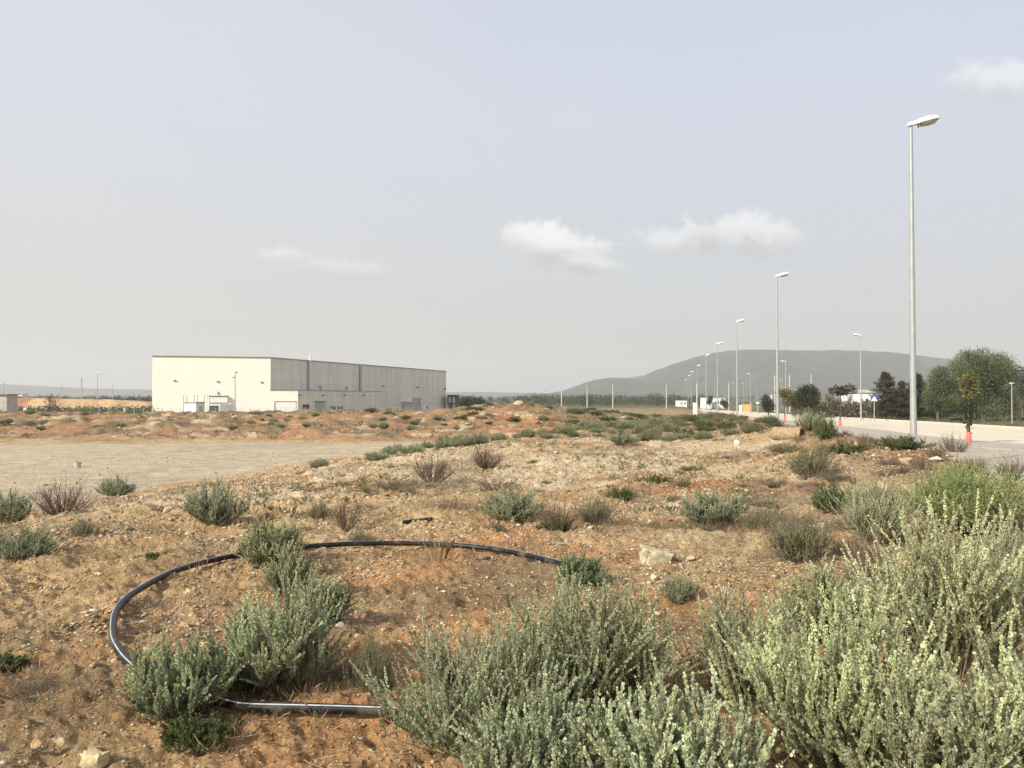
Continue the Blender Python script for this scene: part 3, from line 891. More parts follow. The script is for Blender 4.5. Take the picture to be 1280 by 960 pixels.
mid = [
    (270, 655, 78, 50, 's', 'round grey-green sage bush standing alone on the left slope, above the pipe ring'),
    (12, 655, 48, 36, 's', 'sage bush at the left edge of the picture, upper of the two there'),
    (30, 701, 74, 38, 's', 'wide sage bush at the left edge of the picture, lower of the two there'),
    (78, 645, 62, 40, 'd', 'twiggy half-dry shrub at the edge of the dirt lot, casting a long shadow'),
    (146, 620, 40, 22, 's', 'small pale sage bush right at the edge of the dirt lot'),
    (102, 674, 36, 24, 'h', 'small half-dry sage bush below the twiggy shrub on the left'),
    (402, 650, 40, 22, 'h', 'small grey bush left of a dry brown shrub, above the pipe ring'),
    (432, 661, 44, 34, 'd', 'dry brown shrub just above the back of the pipe ring'),
    (640, 650, 84, 40, 's', 'wide grey sage bush in the cluster above the pipe\'s right end'),
    (698, 668, 62, 46, 'd', 'bare twiggy shrub in front of the cluster above the pipe\'s right end'),
    (690, 668, 50, 22, 'g', 'green leafy growth at the foot of the bare twiggy shrub'),
    (742, 655, 62, 36, 'h', 'half-dry bush at the right of the cluster above the pipe\'s right end'),
    (540, 604, 54, 40, 'd', 'leafless brown shrub in the middle of the pale gravel, left of two'),
    (607, 586, 50, 30, 'd', 'leafless brown shrub in the middle of the pale gravel, right of two'),
    (892, 656, 88, 42, 's', 'sage bush on the gravel right of the cluster'),
    (948, 662, 44, 22, 'h', 'small sparse bush right beside the sage bush on the gravel'),
    (1015, 598, 66, 40, 'h', 'dark grey rounded bush below the concrete pipe section'),
    (1000, 700, 80, 58, 'h', 'grey bush with long tan stalks in front of the pale stone'),
    (1045, 640, 60, 34, 'g', 'dark green weedy bush left of the upright sage bush'),
    (848, 752, 46, 36, 's', 'small sage bush below the limestone block'),
    (462, 868, 64, 74, 'h', 'thin straw-coloured bush right of the pipe ring\'s tall bush'),
    (985, 566, 60, 12, 'h', 'low grey scrub below the mouth of the concrete pipe section'),
    (1192, 569, 36, 24, 'd', 'bare purple-brown shrub at the foot of the nearest lamp post'),
    (1130, 562, 60, 16, 'g', 'green weeds at the foot of the nearest lamp post'),
    (1262, 604, 56, 30, 'd', 'dry weeds on the bank edge at the right side of the picture'),
    (1016, 540, 40, 26, 's', 'grey bush behind the right of the concrete pipe section'),
    (1032, 550, 28, 26, 'g', 'upright green weed right of the concrete pipe section'),
    (1060, 566, 60, 12, 'g', 'flat green weeds along the bank edge left of the nearest lamp post'),
    (780, 556, 40, 16, 's', 'small pale sage bush above the pale gravel, right of centre'),
    (775, 552, 30, 18, 'd', 'small dry shrub beside the pale sage bush right of centre'),
    (548, 700, 40, 36, 't', None),
    (1070, 700, 90, 30, 'm', 'mat of dead grey twigs under the upright sage bush'),
    (1075, 760, 80, 26, 'm', 'mat of dead twigs in the gap of the right-hand thicket'),
    (30, 868, 100, 22, 'm', 'mat of dead twigs at the left edge of the picture'),
    (500, 612, 90, 18, 'm', 'dark mat of dry twigs beside the leafless shrubs'),
    (560, 640, 70, 18, 'm', 'dry brown mat right of the cut pipe piece'),
    (620, 612, 70, 18, 'm', 'brown dry mat behind the cluster of bushes'),
    (890, 660, 110, 12, 'm', 'dry litter mat under the sage bush on the gravel'),
    (1065, 945, 150, 60, 'm', 'tangle of dead twigs under the large pale bush of the right-hand thicket'),
    (935, 885, 110, 44, 'm', 'tangle of dead twigs at the left foot of the right-hand thicket'),
    (1235, 900, 120, 50, 'm', 'tangle of dead twigs between the bushes at the right edge'),
    (790, 885, 110, 44, 'm', 'tangle of dead twigs right of the tall full bush'),
    (1090, 735, 60, 60, 'd', 'bare brown shrub standing in the gap of the right-hand thicket'),
    (430, 850, 90, 30, 'm', 'dry stalk litter right of the tall bush in the pipe ring'),
]
PR = {'s': (proto_sage, .62, 'sage bush'), 'd': (proto_dry, .75, 'dry shrub'), 'h': (proto_half, .55, 'bush'), 'm': (proto_mat, .22, 'dry shrub'), 'g': (proto_green, .42, 'weed')}
GRP = {'s': G_SAGE, 'd': 'leafless brown shrubs', 'h': 'half-dry bushes', 'm': 'mats of dry twigs', 'g': 'green weeds'}
for i, (px, py, wp, hp, kd, lab) in enumerate(mid):
    if kd == 't':
        p = ground_px(px, py); k = dist(p) / F
        o = tuft(300, wp * k * 1.1, hp * k, 46, (.50, .38, .20), 'dry_grass', .0022)
        put(o, p, 'straw-coloured dry grass tuft standing in front of the black pipe', 'dry grass'); continue
    protos, h0, cat = PR[kd]
    p = ground_px(px, py); k = dist(p) / F
    sw = wp * k * 1.12; sh = hp * k / h0 * 1.08
    o = use(protos, i, sw)
    put(o, p, lab, cat, GRP[kd], sc=(sw, sw, max(sh, sw * .35)))

# scattered scrub: zones of small plants too alike to tell apart
def scatter(n, fx, protos, smin, smax, label, cat, group, seed, flat=1.0, ok=None):
    g = random.Random(seed)
    c = 0
    for _ in range(n * 20):
        if c >= n: break
        x, y = fx(g)
        if ok and not ok(x, y): continue
        z = float(H(x, y))
        o = use(protos, g.randrange(99), 1)
        s_ = g.uniform(smin, smax)
        o.location = (x, y, z - .02); o.rotation_euler = (0, 0, g.uniform(0, 6.28)); o.scale = (s_, s_, s_ * flat * g.uniform(.8, 1.2))
        tag(o, label, cat, group); c += 1


def nz(x, y, sc_, sd_): return float(vnoise(np.array([x]), np.array([y]), sc_, sd_)[0])


scatter(80, lambda g: (g.uniform(-42, 6), g.uniform(56, 84)), proto_sage, .4, 1.0, 'small grey-green bush dotted over the red earth bank before the factory', 'bush', 'bushes on the red earth bank', 1, .8,
        lambda x, y: nz(x, y, 6, 90) > .45)
scatter(34, lambda g: (g.uniform(-14, 8), g.uniform(58, 88)), proto_green, .6, 1.5, 'low green weed on the red earth bank right of the factory', 'weed', 'green weeds on the red earth bank', 2, .8)
scatter(46, lambda g: ((lambda t_: (np.interp(t_, [20, 30, 44, 54], [-6.0, -3.4, 3.5, 9]) + g.gauss(0, .7), t_))(g.uniform(24, 56))), proto_sage, .45, .95,
        'grey-green bush in the belt of scrub beside the sandy track', 'bush', 'scrub beside the sandy track', 3, .75)
scatter(30, lambda g: ((lambda t_: (np.interp(t_, [20, 30, 44, 54], [-5.6, -3.0, 4.0, 10]) + g.gauss(0, .8), t_))(g.uniform(26, 60))), proto_half, .5, 1.0,
        'brownish bush in the belt of scrub beside the sandy track', 'bush', 'brownish scrub beside the sandy track', 4, .75)
scatter(60, lambda g: ((lambda t_: (g.uniform(-1 + .06 * (t_ - 34), .19 * t_ + 2), t_))(g.uniform(34, 62))), proto_green, .45, 1.1,
        'low green weed in the band of growth across the middle of the waste ground', 'weed', 'green band across the middle', 14, .6)
scatter(46, lambda g: ((lambda t_: (g.uniform(-1 + .06 * (t_ - 34), .19 * t_ + 2), t_))(g.uniform(32, 62))), proto_sage, .4, 1.0,
        'low grey bush in the band of growth across the middle of the waste ground', 'bush', 'grey bushes across the middle', 15, .65)
scatter(96, lambda g: ((lambda t_: (.19 * t_ + g.uniform(-1.5, 5.0), t_))(g.uniform(32, 90))), proto_half, .45, 1.15, 'grey-brown bush crowding the bank along the lamp posts', 'bush', 'grey scrub on the bank along the lamps', 5, .8)
scatter(80, lambda g: ((lambda t_: (.19 * t_ + g.uniform(-2.5, 5.0), t_))(g.uniform(33, 96))), proto_green, .5, 1.2, 'green leafy bush crowding the bank along the lamp posts', 'bush', 'green scrub on the bank along the lamps', 6, .85)
scatter(60, lambda g: (g.uniform(4, 24), g.uniform(58, 128)), proto_green, .9, 2.2, 'low green bush on the waste ground between track and road', 'bush', 'green bushes on the far waste ground', 7, .6,
        lambda x, y: x - .19 * y < 3)
scatter(40, lambda g: (g.uniform(4, 24), g.uniform(50, 120)), proto_sage, .7, 1.5, 'pale grey bush on the waste ground between track and road', 'bush', 'grey bushes on the far waste ground', 8, .7,
        lambda x, y: x - .19 * y < 3)
scatter(40, lambda g: (g.uniform(-70, -20), g.uniform(74, 92)), proto_half, 1.0, 2.0, 'dull green scrub along the top of the bank on the far left', 'bush', 'scrub on top of the bank far left', 9, .6)
scatter(26, lambda g: ((lambda t_: (.19 * t_ + g.uniform(3.6, 5.4), t_))(g.uniform(12, 26))), proto_dry, .3, .6, 'dry weed along the bank edge above the pavement', 'weed', 'dry weeds along the bank edge', 10, .8)
scatter(40, lambda g: ((lambda r_: (g.uniform(-.5, .45) * r_, r_))(g.uniform(5.5, 26))), proto_mat, .25, .6, 'thin low mat of dry twigs on the stony ground', 'dry shrub', 'small dry mats on the stony ground', 11, .7,
        lambda x, y: x - xb(np.array(y)) > 0 and x - .19 * y < 4.5)
scatter(44, lambda g: ((lambda r_: (g.uniform(.16, .46) * r_, r_))(g.uniform(6.0, 17))), proto_mat, .5, 1.1, 'wide grey-brown mat of dead shoots on the right of the stony ground', 'dry shrub', 'dead mats on the right', 16, .8,
        lambda x, y: 1.2 < x - .19 * y < 4.9)
scatter(26, lambda g: ((lambda r_: (g.uniform(-.2, .45) * r_, r_))(g.uniform(9, 30))), proto_half, .18, .4, 'little grey-green seedling bush on the stony ground', 'bush', 'seedling bushes on the stony ground', 12, .8,
        lambda x, y: x - xb(np.array(y)) > 0 and x - .19 * y < 4.5)
scatter(48, lambda g: (g.uniform(42, 90), g.uniform(66, 118)), proto_green, .9, 2.0, 'low green clump on the grassy verge beyond the road', 'bush', 'green clumps on the far verge', 13, .45,
        lambda x, y: x > 43.5)
for plist in (proto_sage, proto_dry, proto_half, proto_mat, proto_green):
    for o in plist:
        if o.name not in first_use:
            for c_ in list(o.children): bpy.data.objects.remove(c_)
            bpy.data.objects.remove(o)

# ------------------------------------------------------------------ stones
g0 = np.random.default_rng(5)
def stone_shape(g, n=14):
    """an angular convex-ish pebble on a twelve-vertex base"""
    ph = (1 + 5 ** .5) / 2
    v_ = np.array([(-1, ph, 0), (1, ph, 0), (-1, -ph, 0), (1, -ph, 0), (0, -1, ph), (0, 1, ph), (0, -1, -ph), (0, 1, -ph), (ph, 0, -1), (ph, 0, 1), (-ph, 0, -1), (-ph, 0, 1)], float)
    v_ = norm(v_) * g.uniform(.62, 1.12, (12, 1))
    return v_ * np.array([1, g.uniform(.55, .95), g.uniform(.4, .7)])


ICO = np.array([(0, 11, 5), (0, 5, 1), (0, 1, 7), (0, 7, 10), (0, 10, 11), (1, 5, 9), (5, 11, 4), (11, 10, 2), (10, 7, 6), (7, 1, 8), (3, 9, 4), (3, 4, 2), (3, 2, 6), (3, 6, 8), (3, 8, 9), (4, 9, 5), (2, 4, 11), (6, 2, 10), (8, 6, 7), (9, 8, 1)])
SHP = np.stack([stone_shape(g0) for _ in range(40)])


def gravel():
    g = np.random.default_rng(11)
    X = []; Y = []; S = []
    for r0, r1, n, s0, s1 in ((1.9, 5, 34000, .004, .015), (5, 10, 46000, .007, .023), (10, 20, 50000, .012, .042), (20, 42, 26000, .020, .07), (50, 88, 5200, .05, .17)):
        rr = np.sqrt(g.uniform(r0 * r0, r1 * r1, n)); a = g.uniform(-.66, .66, n)
        x = rr * np.sin(a); y = rr * np.cos(a)
        dens = .14 + 1.0 * sstep(.35, .8, .6 * vnoise(x, y, .7, 60) + .4 * vnoise(x, y, 2.4, 61))
        dd = x - xb(y); o = x - .19 * y
        keep = (g.uniform(size=n) < dens) & (o < 5.6) & ((dd > -1.5) | (y > 52) | (g.uniform(size=n) < .06))
        x, y = x[keep], y[keep]
        s_ = np.exp(g.uniform(math.log(s0), math.log(s1), len(x))) * np.where(g.uniform(size=len(x)) < .05, 1.9, 1)
        X.append(x); Y.append(y); S.append(s_)
    X = np.concatenate(X); Y = np.concatenate(Y); S = np.concatenate(S)
    Z = H(X, Y)
    n = len(X)
    ang = g.uniform(0, 2 * math.pi, n)
    sh = SHP[g.integers(0, 40, n)] * S[:, None, None]
    ca, sa_ = np.cos(ang)[:, None], np.sin(ang)[:, None]
    V = np.stack([sh[..., 0] * ca - sh[..., 1] * sa_, sh[..., 0] * sa_ + sh[..., 1] * ca, sh[..., 2]], -1)
    # the same clods the ground sheet has
    cl = (vnoise(X, Y, .30, 10) - .5) * .07 + (vnoise(X, Y, .12, 11) - .5) * .065 + (vnoise(X, Y, .05, 12) - .5) * .046
    cl = cl + ((vnoise(X, Y, .5, 54) - .5) * .10 + (vnoise(X, Y, .22, 55) - .5) * .07) * sstep(6, 11, np.hypot(X, Y))
    Zc = Z + cl * (1 - sstep(20, 90, np.hypot(X, Y))) + S * .10
    V = V + np.stack([X, Y, Zc], -1)[:, None]
    Q = (np.arange(n) * 12)[:, None, None] + ICO[None]
    pal = np.array([[.50, .39, .25], [.56, .48, .36], [.42, .28, .15], [.36, .22, .12], [.46, .36, .24], [.44, .27, .14], [.60, .54, .43]])
    c = pal[g.choice(7, n, p=[.22, .14, .2, .16, .14, .1, .04])] * g.uniform(.62, 1.05, (n, 1))
    o = link('gravel', np_mesh('gravel', V.reshape(-1, 3), Q.reshape(-1, 3), np.repeat(c, 12, 0)), M['stone'])
    tag(o, 'loose pebbles and gravel strewn over the red earth', kind='stuff')


gravel()


def litter():
    """fallen twigs and straws, uncountable"""
    g = np.random.default_rng(21)
    n = 13000
    rr = np.sqrt(g.uniform(1.9 ** 2, 14 ** 2, n)); a = g.uniform(-.66, .66, n)
    x = rr * np.sin(a); y = rr * np.cos(a)
    keep = (vnoise(x, y, 1.1, 66) + .25 * (x > .8) > .52) & (x - xb(y) > 0) & (x - .19 * y < 5)
    x, y = x[keep], y[keep]; n = len(x)
    z = H(x, y) + g.uniform(.012, .03, n)
    L = g.uniform(.04, .16, n); b_ = g.uniform(0, 6.28, n)
    A = np.stack([x, y, z], -1)
    B_ = A + np.stack([np.cos(b_) * L, np.sin(b_) * L, g.uniform(-.015, .03, n)], -1)
    c = np.array([[.34, .26, .16], [.20, .15, .10], [.45, .37, .24]])[g.integers(0, 3, n)] * g.uniform(.7, 1.2, (n, 1))
    r_ = g.uniform(.0010, .0022, n)
    V, Q, C_ = seg_tubes(A, B_, r_, r_ * .6, c)
    o = link('dead_twigs', np_mesh('dead_twigs', V, Q, C_), M['bark'])
    tag(o, 'fallen twigs and straw scattered on the earth', kind='stuff')


litter()


def little_weeds():
    g = np.random.default_rng(33)
    X = []; Y = []; S = []; K = []
    def add(x, y, s0, s1, k):
        X.append(x); Y.append(y); S.append(g.uniform(s0, s1, len(x))); K.append(np.full(len(x), k))
    n = 2600; x = g.uniform(-75, 8, n); y = g.uniform(50, 92, n); kp = (vnoise(x, y, 4, 91) * .6 + vnoise(x, y, 1.2, 92) * .4) > .44; add(x[kp], y[kp], .14, .42, 0)
    n = 1500; x = g.uniform(2, 26, n); y = g.uniform(40, 130, n); kp = (x - .19 * y < 4.6) & (vnoise(x, y, 5, 93) > .4); add(x[kp], y[kp], .15, .5, 1)
    n = 5200; r_ = np.sqrt(g.uniform(4.5 ** 2, 40 ** 2, n)); a = g.uniform(-.62, .62, n); x = r_ * np.sin(a); y = r_ * np.cos(a)
    kp = (x - xb(y) > -1) & (x - .19 * y < 5) & (vnoise(x, y, 2.5, 94) * .6 + vnoise(x, y, .7, 95) * .4 + .10 * (x > 1.5) > .53); add(x[kp], y[kp], .04, .13, 2)
    n = 4200; r_ = np.sqrt(g.uniform(10 ** 2, 46 ** 2, n)); a = g.uniform(-.3, .5, n); x = r_ * np.sin(a); y = r_ * np.cos(a)
    kp = (x - xb(y) > 0) & (x - .19 * y < 5) & (vnoise(x, y, 3.2, 96) * .65 + vnoise(x, y, .9, 97) * .35 > .5); add(x[kp], y[kp], .07, .2, 1)
    for px_, py_, d_ in SPOTS:
        n = 34; sp = .10 + .045 * d_; add(px_ + g.normal(size=n) * sp, py_ + g.normal(size=n) * sp, .05 + .004 * d_, .12 + .006 * d_, 2)
    n = 1500; x = g.uniform(42.5, 80, n); y = g.uniform(60, 116, n); kp = x > 43.2; add(x[kp], y[kp], .15, .45, 3)
    X = np.concatenate(X); Y = np.concatenate(Y); S = np.concatenate(S); K = np.concatenate(K); n = len(X); nb = 14
    Z = H(X, Y)
    base = np.stack([X, Y, Z], -1)
    pal = np.array([[[.20, .17, .10], [.13, .14, .07], [.26, .20, .12]], [[.12, .14, .065], [.17, .17, .10], [.20, .17, .10]], [[.33, .25, .15], [.22, .17, .105], [.24, .22, .12]], [[.12, .15, .05], [.16, .17, .07], [.22, .19, .10]]])
    C = pal[K, g.integers(0, 3, n)]
    i = np.repeat(np.arange(n), nb)
    th = g.uniform(0, 6.28, n * nb); rr = g.uniform(0, 1, n * nb)
    out_ = np.stack([np.cos(th), np.sin(th), np.zeros(n * nb)], -1)
    P = base[i] + out_ * (rr * S[i] * .55)[:, None] + np.array([0, 0, 1]) * (g.uniform(-.05, .35, n * nb) * S[i])[:, None]
    D = norm(out_ * .7 + np.array([0, 0, 1.]) * g.uniform(.3, 1.3, (n * nb, 1)) + g.normal(size=(n * nb, 3)) * .3)
    L = S[i] * g.uniform(.3, .75, n * nb)
    V, Q, Cc = leaf_quads(P, D, L, L * np.where(K[i] == 2, g.uniform(.018, .05, n * nb), g.uniform(.06, .16, n * nb)), g, C[i] * g.uniform(.7, 1.3, (n * nb, 1)))
    tag(link('ground_weeds', np_mesh('ground_weeds', V, Q, Cc), M['leaf']), 'tiny dry and green weeds speckled over the earth', kind='stuff')


little_weeds()


def rock(seed, size, col, name='rock', sub=3, cut=.25):
    g = np.random.default_rng(seed)
    import bmesh
    bm = bmesh.new()
    bmesh.ops.create_icosphere(bm, subdivisions=sub, radius=1)
    V = np.array([v_.co[:] for v_ in bm.verts])
    for _ in range(9):                                  # facets: planes that slice the ball
        nrm = norm(g.normal(size=3)); h = g.uniform(.45, .8)
        dd = V @ nrm - h
        V = V - np.clip(dd, 0, None)[:, None] * nrm
    V = V + norm(V) * ((vnoise(V[:, 0] * 3 + 9, V[:, 1] * 3 + V[:, 2] * 5, .5, seed) - .5) * .16)[:, None]
    V = V * np.array(size) / 2
    F_ = np.array([[v_.index for v_ in f.verts] for f in bm.faces])
    bm.free()
    c = np.array(col) * (.85 + .3 * vnoise(V[:, 0] * 9 / size[0], V[:, 1] * 9 / size[0] + V[:, 2] * 7, 1, seed + 1))[:, None]
    return link(name, np_mesh(name, V, F_, np.clip(c, 0, .9)), M['stone'])


def block_rock(seed, size, col):
    import bmesh
    bm = bmesh.new()
    bmesh.ops.create_cube(bm, size=2)
    bmesh.ops.bevel(bm, geom=bm.edges[:], offset=.22, segments=2, profile=.6, affect='EDGES')
    bmesh.ops.subdivide_edges(bm, edges=bm.edges[:], cuts=4, use_grid_fill=True)
    bmesh.ops.triangulate(bm, faces=bm.faces[:])
    V = np.array([v_.co[:] for v_ in bm.verts]); F_ = np.array([[v_.index for v_ in f.verts] for f in bm.faces]); bm.free()
    V = V * (1 + (vnoise(V[:, 0] * 2 + V[:, 2], V[:, 1] * 2 + V[:, 2] * 1.7, .7, seed) - .5)[:, None] * .35 + (vnoise(V[:, 0] * 2 + V[:, 2], V[:, 1] * 2 - V[:, 2] * 1.7, .22, seed + 3) - .5)[:, None] * .16)
    V[:, 2] += .25 * V[:, 0]* (V[:, 2] > 0) * -.5
    V = V * np.array(size) / 2
    m_ = vnoise(V[:, 0] * 30, V[:, 1] * 30 + V[:, 2] * 24, 1, seed + 1)[:, None]
    return link('rock', np_mesh('rock', V, F_, np.array(col) * (.62 + .5 * m_)), M['stone'])


rocks = [
    (820, 705, 38, 20, (.52, .45, .32), 'squarish pale limestone block lying right of the compact green bush'),
    (118, 962, 30, 28, (.62, .52, .32), 'pale yellow rock at the bottom left edge of the picture'),
    (425, 790, 16, 13, (.62, .58, .52), 'white stone beside the small sage bush in the pipe ring'),
    (604, 699, 17, 10, (.25, .15, .10), 'round brown stone wedged against the black pipe'),
    (632, 675, 22, 8, (.62, .54, .42), 'flat cream stone between the pipe and the cluster of bushes'),
    (921, 557, 10, 8, (.64, .60, .52), 'white rock on the bank left of the concrete pipe section'),
    (1133, 579, 17, 9, (.44, .30, .22), 'pinkish boulder on the bank below the nearest lamp post'),
    (1212, 588, 22, 9, (.48, .33, .16), 'orange rock on the bank edge before the pavement'),
    (1170, 576, 14, 6, (.60, .55, .46), 'pale stone between the pinkish boulder and the orange rock'),
    (1110, 563, 10, 5, (.55, .50, .40), 'small pale stone in the green weeds left of the nearest lamp post'),
    (1022, 668, 30, 16, (.42, .37, .28), 'pale stone behind the grey bush with tan stalks'),
    (210, 640, 14, 8, (.50, .40, .27), 'tan stone on the slope above the lone sage bush\'s left'),
    (235, 745, 14, 12, (.52, .40, .24), 'ochre stone lying inside the left of the pipe ring'),
    (232, 790, 18, 12, (.42, .29, .17), 'brown stone inside the pipe ring left of the tall bush'),
    (366, 640, 10, 7, (.58, .50, .36), 'small cream stone above the back of the pipe ring'),
    (122, 722, 13, 8, (.52, .42, .26), 'ochre stone on the bare ground left of the pipe ring'),
    (108, 715, 9, 6, (.44, .31, .18), 'small brown stone on the bare ground left of the pipe ring'),
    (46, 935, 14, 13, (.44, .29, .16), 'brown clod at the bottom left near the pale yellow rock'),
    (75, 932, 15, 9, (.46, .34, .20), 'flat tan stone at the bottom left near the pale yellow rock'),
    (903, 742, 16, 10, (.56, .46, .32), 'cream stone below and right of the limestone block'),
    (865, 700, 14, 6, (.50, .40, .27), 'flat tan stone right of the limestone block'),
    (817, 725, 12, 9, (.58, .48, .34), 'small cream stone below the limestone block'),
]
for i, (px, py, wp, hp, c_, lab) in enumerate(rocks):
    p = ground_px(px, py); k = dist(p) / F
    if i == 1:
        o = block_rock(400, (wp * k * .85, wp * k * .6, hp * k * .6), tuple(x * .85 for x in c_))
    elif i == 0:
        o = block_rock(400, (wp * k * .98, wp * k * .6, hp * k * 1.05), c_)
    else:
        o = rock(400 + i, (wp * k, wp * k * .75, hp * k * 1.15), c_)
    o.location = (p[0], p[1], p[2] + hp * k * .36); o.rotation_euler = (rnd.uniform(-.1, .1), rnd.uniform(-.15, .15), rnd.uniform(-.4, .4))
    tag(o, lab, 'rock')
# rubble along the red bank and the far lot
rp = [rock(450 + i, (1, .8, .6), (.50, .38, .26), sub=2) for i in range(3)]
ru = set()
gg = random.Random(31)
def rub(x, y, s_, lab, grp):
    o = rp[gg.randrange(3)]
    if o.name in ru: o = copy_tree(o)
    else: ru.add(o.name)
    o.location = (x, y, float(H(x, y)) + s_ * .12); o.scale = (s_, s_, s_ * gg.uniform(.6, 1)); o.rotation_euler = (0, 0, gg.uniform(0, 6))
    tag(o, lab, 'rock', grp)
for _ in range(46):
    rub(gg.uniform(-36, 6), gg.uniform(54, 86), gg.uniform(.2, .6), 'tan boulder lying loose on the red earth bank', 'boulders on the red bank')
for _ in range(30):
    y = gg.uniform(60, 125); rub(gg.uniform(4, .19 * y + 1), y, gg.uniform(.25, .8), 'pale rubble stone on the waste ground between track and road', 'rubble on the far waste ground')
for _ in range(22):
    rub(gg.uniform(-46, -34), gg.uniform(78, 84), gg.uniform(.3, .6), 'whitish stone in the row along the foot of the left yard fence', 'white stones before the yard fence')
p = at(649, 512, 78); o = rock(471, (1.1, .7, .75), (.50, .39, .26)); o.location = (p[0], p[1], float(H(p[0], p[1])) + .35); tag(o, 'big pale slab crowning the red earth bank', 'rock')

# ------------------------------------------------------------------ black pipe ring and its neighbours
path = [(575, 907), (490, 904), (400, 901), (320, 896), (285, 890), (235, 876), (195, 861), (168, 846), (150, 826), (141, 801), (147, 772), (172, 746), (212, 723), (268, 706),
        (330, 695), (400, 688.5), (480, 686), (560, 688), (630, 696), (700, 711), (752, 729)]
PP = np.array([ground_px(a, b_) for a, b_ in path])
def spline(P, n):
    P = np.array(P); tt = np.linspace(0, len(P) - 1, n); out_ = []
    for q in tt:
        i = min(int(q), len(P) - 2); f = q - i
        p0, p1, p2, p3 = P[max(i - 1, 0)], P[i], P[i + 1], P[min(i + 2, len(P) - 1)]
        out_.append(.5 * ((2 * p1) + (p2 - p0) * f + (2 * p0 - 5 * p1 + 4 * p2 - p3) * f * f + (3 * p1 - p0 - 3 * p2 + p3) * f ** 3))
    return np.array(out_)
S_ = spline(PP, 150)
RAD = .025
S_[:, 0] += (vnoise(np.linspace(0, 30, 150), np.zeros(150), 2.2, 77) - .5) * .06; S_[:, 1] += (vnoise(np.linspace(0, 30, 150), np.zeros(150), 2.6, 78) - .5) * .07
S_[:, 2] = np.convolve(np.pad(H(S_[:, 0], S_[:, 1]), 6, 'edge'), np.ones(13) / 13, 'valid') + RAD + .030
pr = empty('water_pipe', (float(S_[75, 0]), float(S_[75, 1]), float(S_[75, 2])))
off = np.array(pr.location)
o = MB().tube(S_ - off, RAD, 14, cap=True).build('pipe_body', M['black_pe'], pr, True)
cen = S_[:, :2].mean(0)
stp = S_ - off
outd = norm(np.c_[S_[:, :2] - cen, np.zeros(len(S_))])
stp = stp + np.array([0, 0, RAD * .80]) + outd * RAD * .55
MB().tube(stp, .0042, 6).build('stripe', M['pipe_stripe'], pr, True)
tag(pr, 'long black plastic water pipe lying curled in a ring on the earth', 'pipe')
p = ground_px(522, 655); k = dist(p) / F
o = MB().tube([(-.16, -.10, .03), (0, 0, .035), (.16, .12, .04)], [.030, .030, .030], 12).build('pipe_offcut', M['black_pe'], None, True)
o.location = p; tag(o, 'short black pipe offcut lying behind the pipe ring', 'pipe')

# concrete drain pipe section on the bank
p = ground_px(985, 549); k = dist(p) / F
L_, r_ = 36 * k, 8.0 * k
root = empty('drain_pipe', (p[0], p[1], p[2] + r_ * .8), R(-44))
prof = []
mb = MB()
N_ = 24
vs = []; fs = []
for x_, rr_ in ((-L_ / 2, r_), (L_ / 2 - .12, r_), (L_ / 2 - .1, r_ * 1.12), (L_ / 2, r_ * 1.12), (L_ / 2, r_ * .84), (-L_ / 2, r_ * .84)):
    for q in range(N_):
        a = 2 * math.pi * q / N_
        vs.append((x_, math.cos(a) * rr_, math.sin(a) * rr_))
for i in range(6):
    for q in range(N_):
        fs.append((i * N_ + q, i * N_ + (q + 1) % N_, ((i + 1) % 6) * N_ + (q + 1) % N_, ((i + 1) % 6) * N_ + q))
mb.add(vs, fs); mb.build('pipe_shell', M['clay'], root, True)
MB().lathe([(r_ * .5, 0), (r_ * .8, 0), (r_ * .8, .04), (r_ * .5, .04)], (0, 0, 0), 18).build('inner_ring', M['rust'], root).rotation_euler = (0, R(90), 0)
MB().box((L_ / 2 + .22, 0, -.05), (.45, .12, .05), .2).build('loose_flap', M['rust'], root)
tag(root, 'short ochre drain pipe lying on the bank, its dark mouth to the right', 'drain pipe')

# white bucket on the lot
p = ground_px(97, 584); k = dist(p) / F
root = empty('bucket', p)
MB().lathe([(0, 0), (3.1 * k, 0), (3.9 * k, 5.6 * k), (4.1 * k, 5.6 * k), (4.1 * k, 6.0 * k), (3.7 * k, 6.0 * k), (2.9 * k, .5 * k), (0, .5 * k)], (0, 0, 0), 20).build('bucket_body', M['post_grey'], root, True)
MB().tube([(math.cos(a) * 4.1 * k, .05 * k, 5.5 * k - abs(math.sin(a)) * 3 * k) for a in np.linspace(0, math.pi, 10)], .25 * k, 5).build('handle', M['dark_metal'], root)
tag(root, 'small white bucket standing alone on the dirt lot', 'bucket')

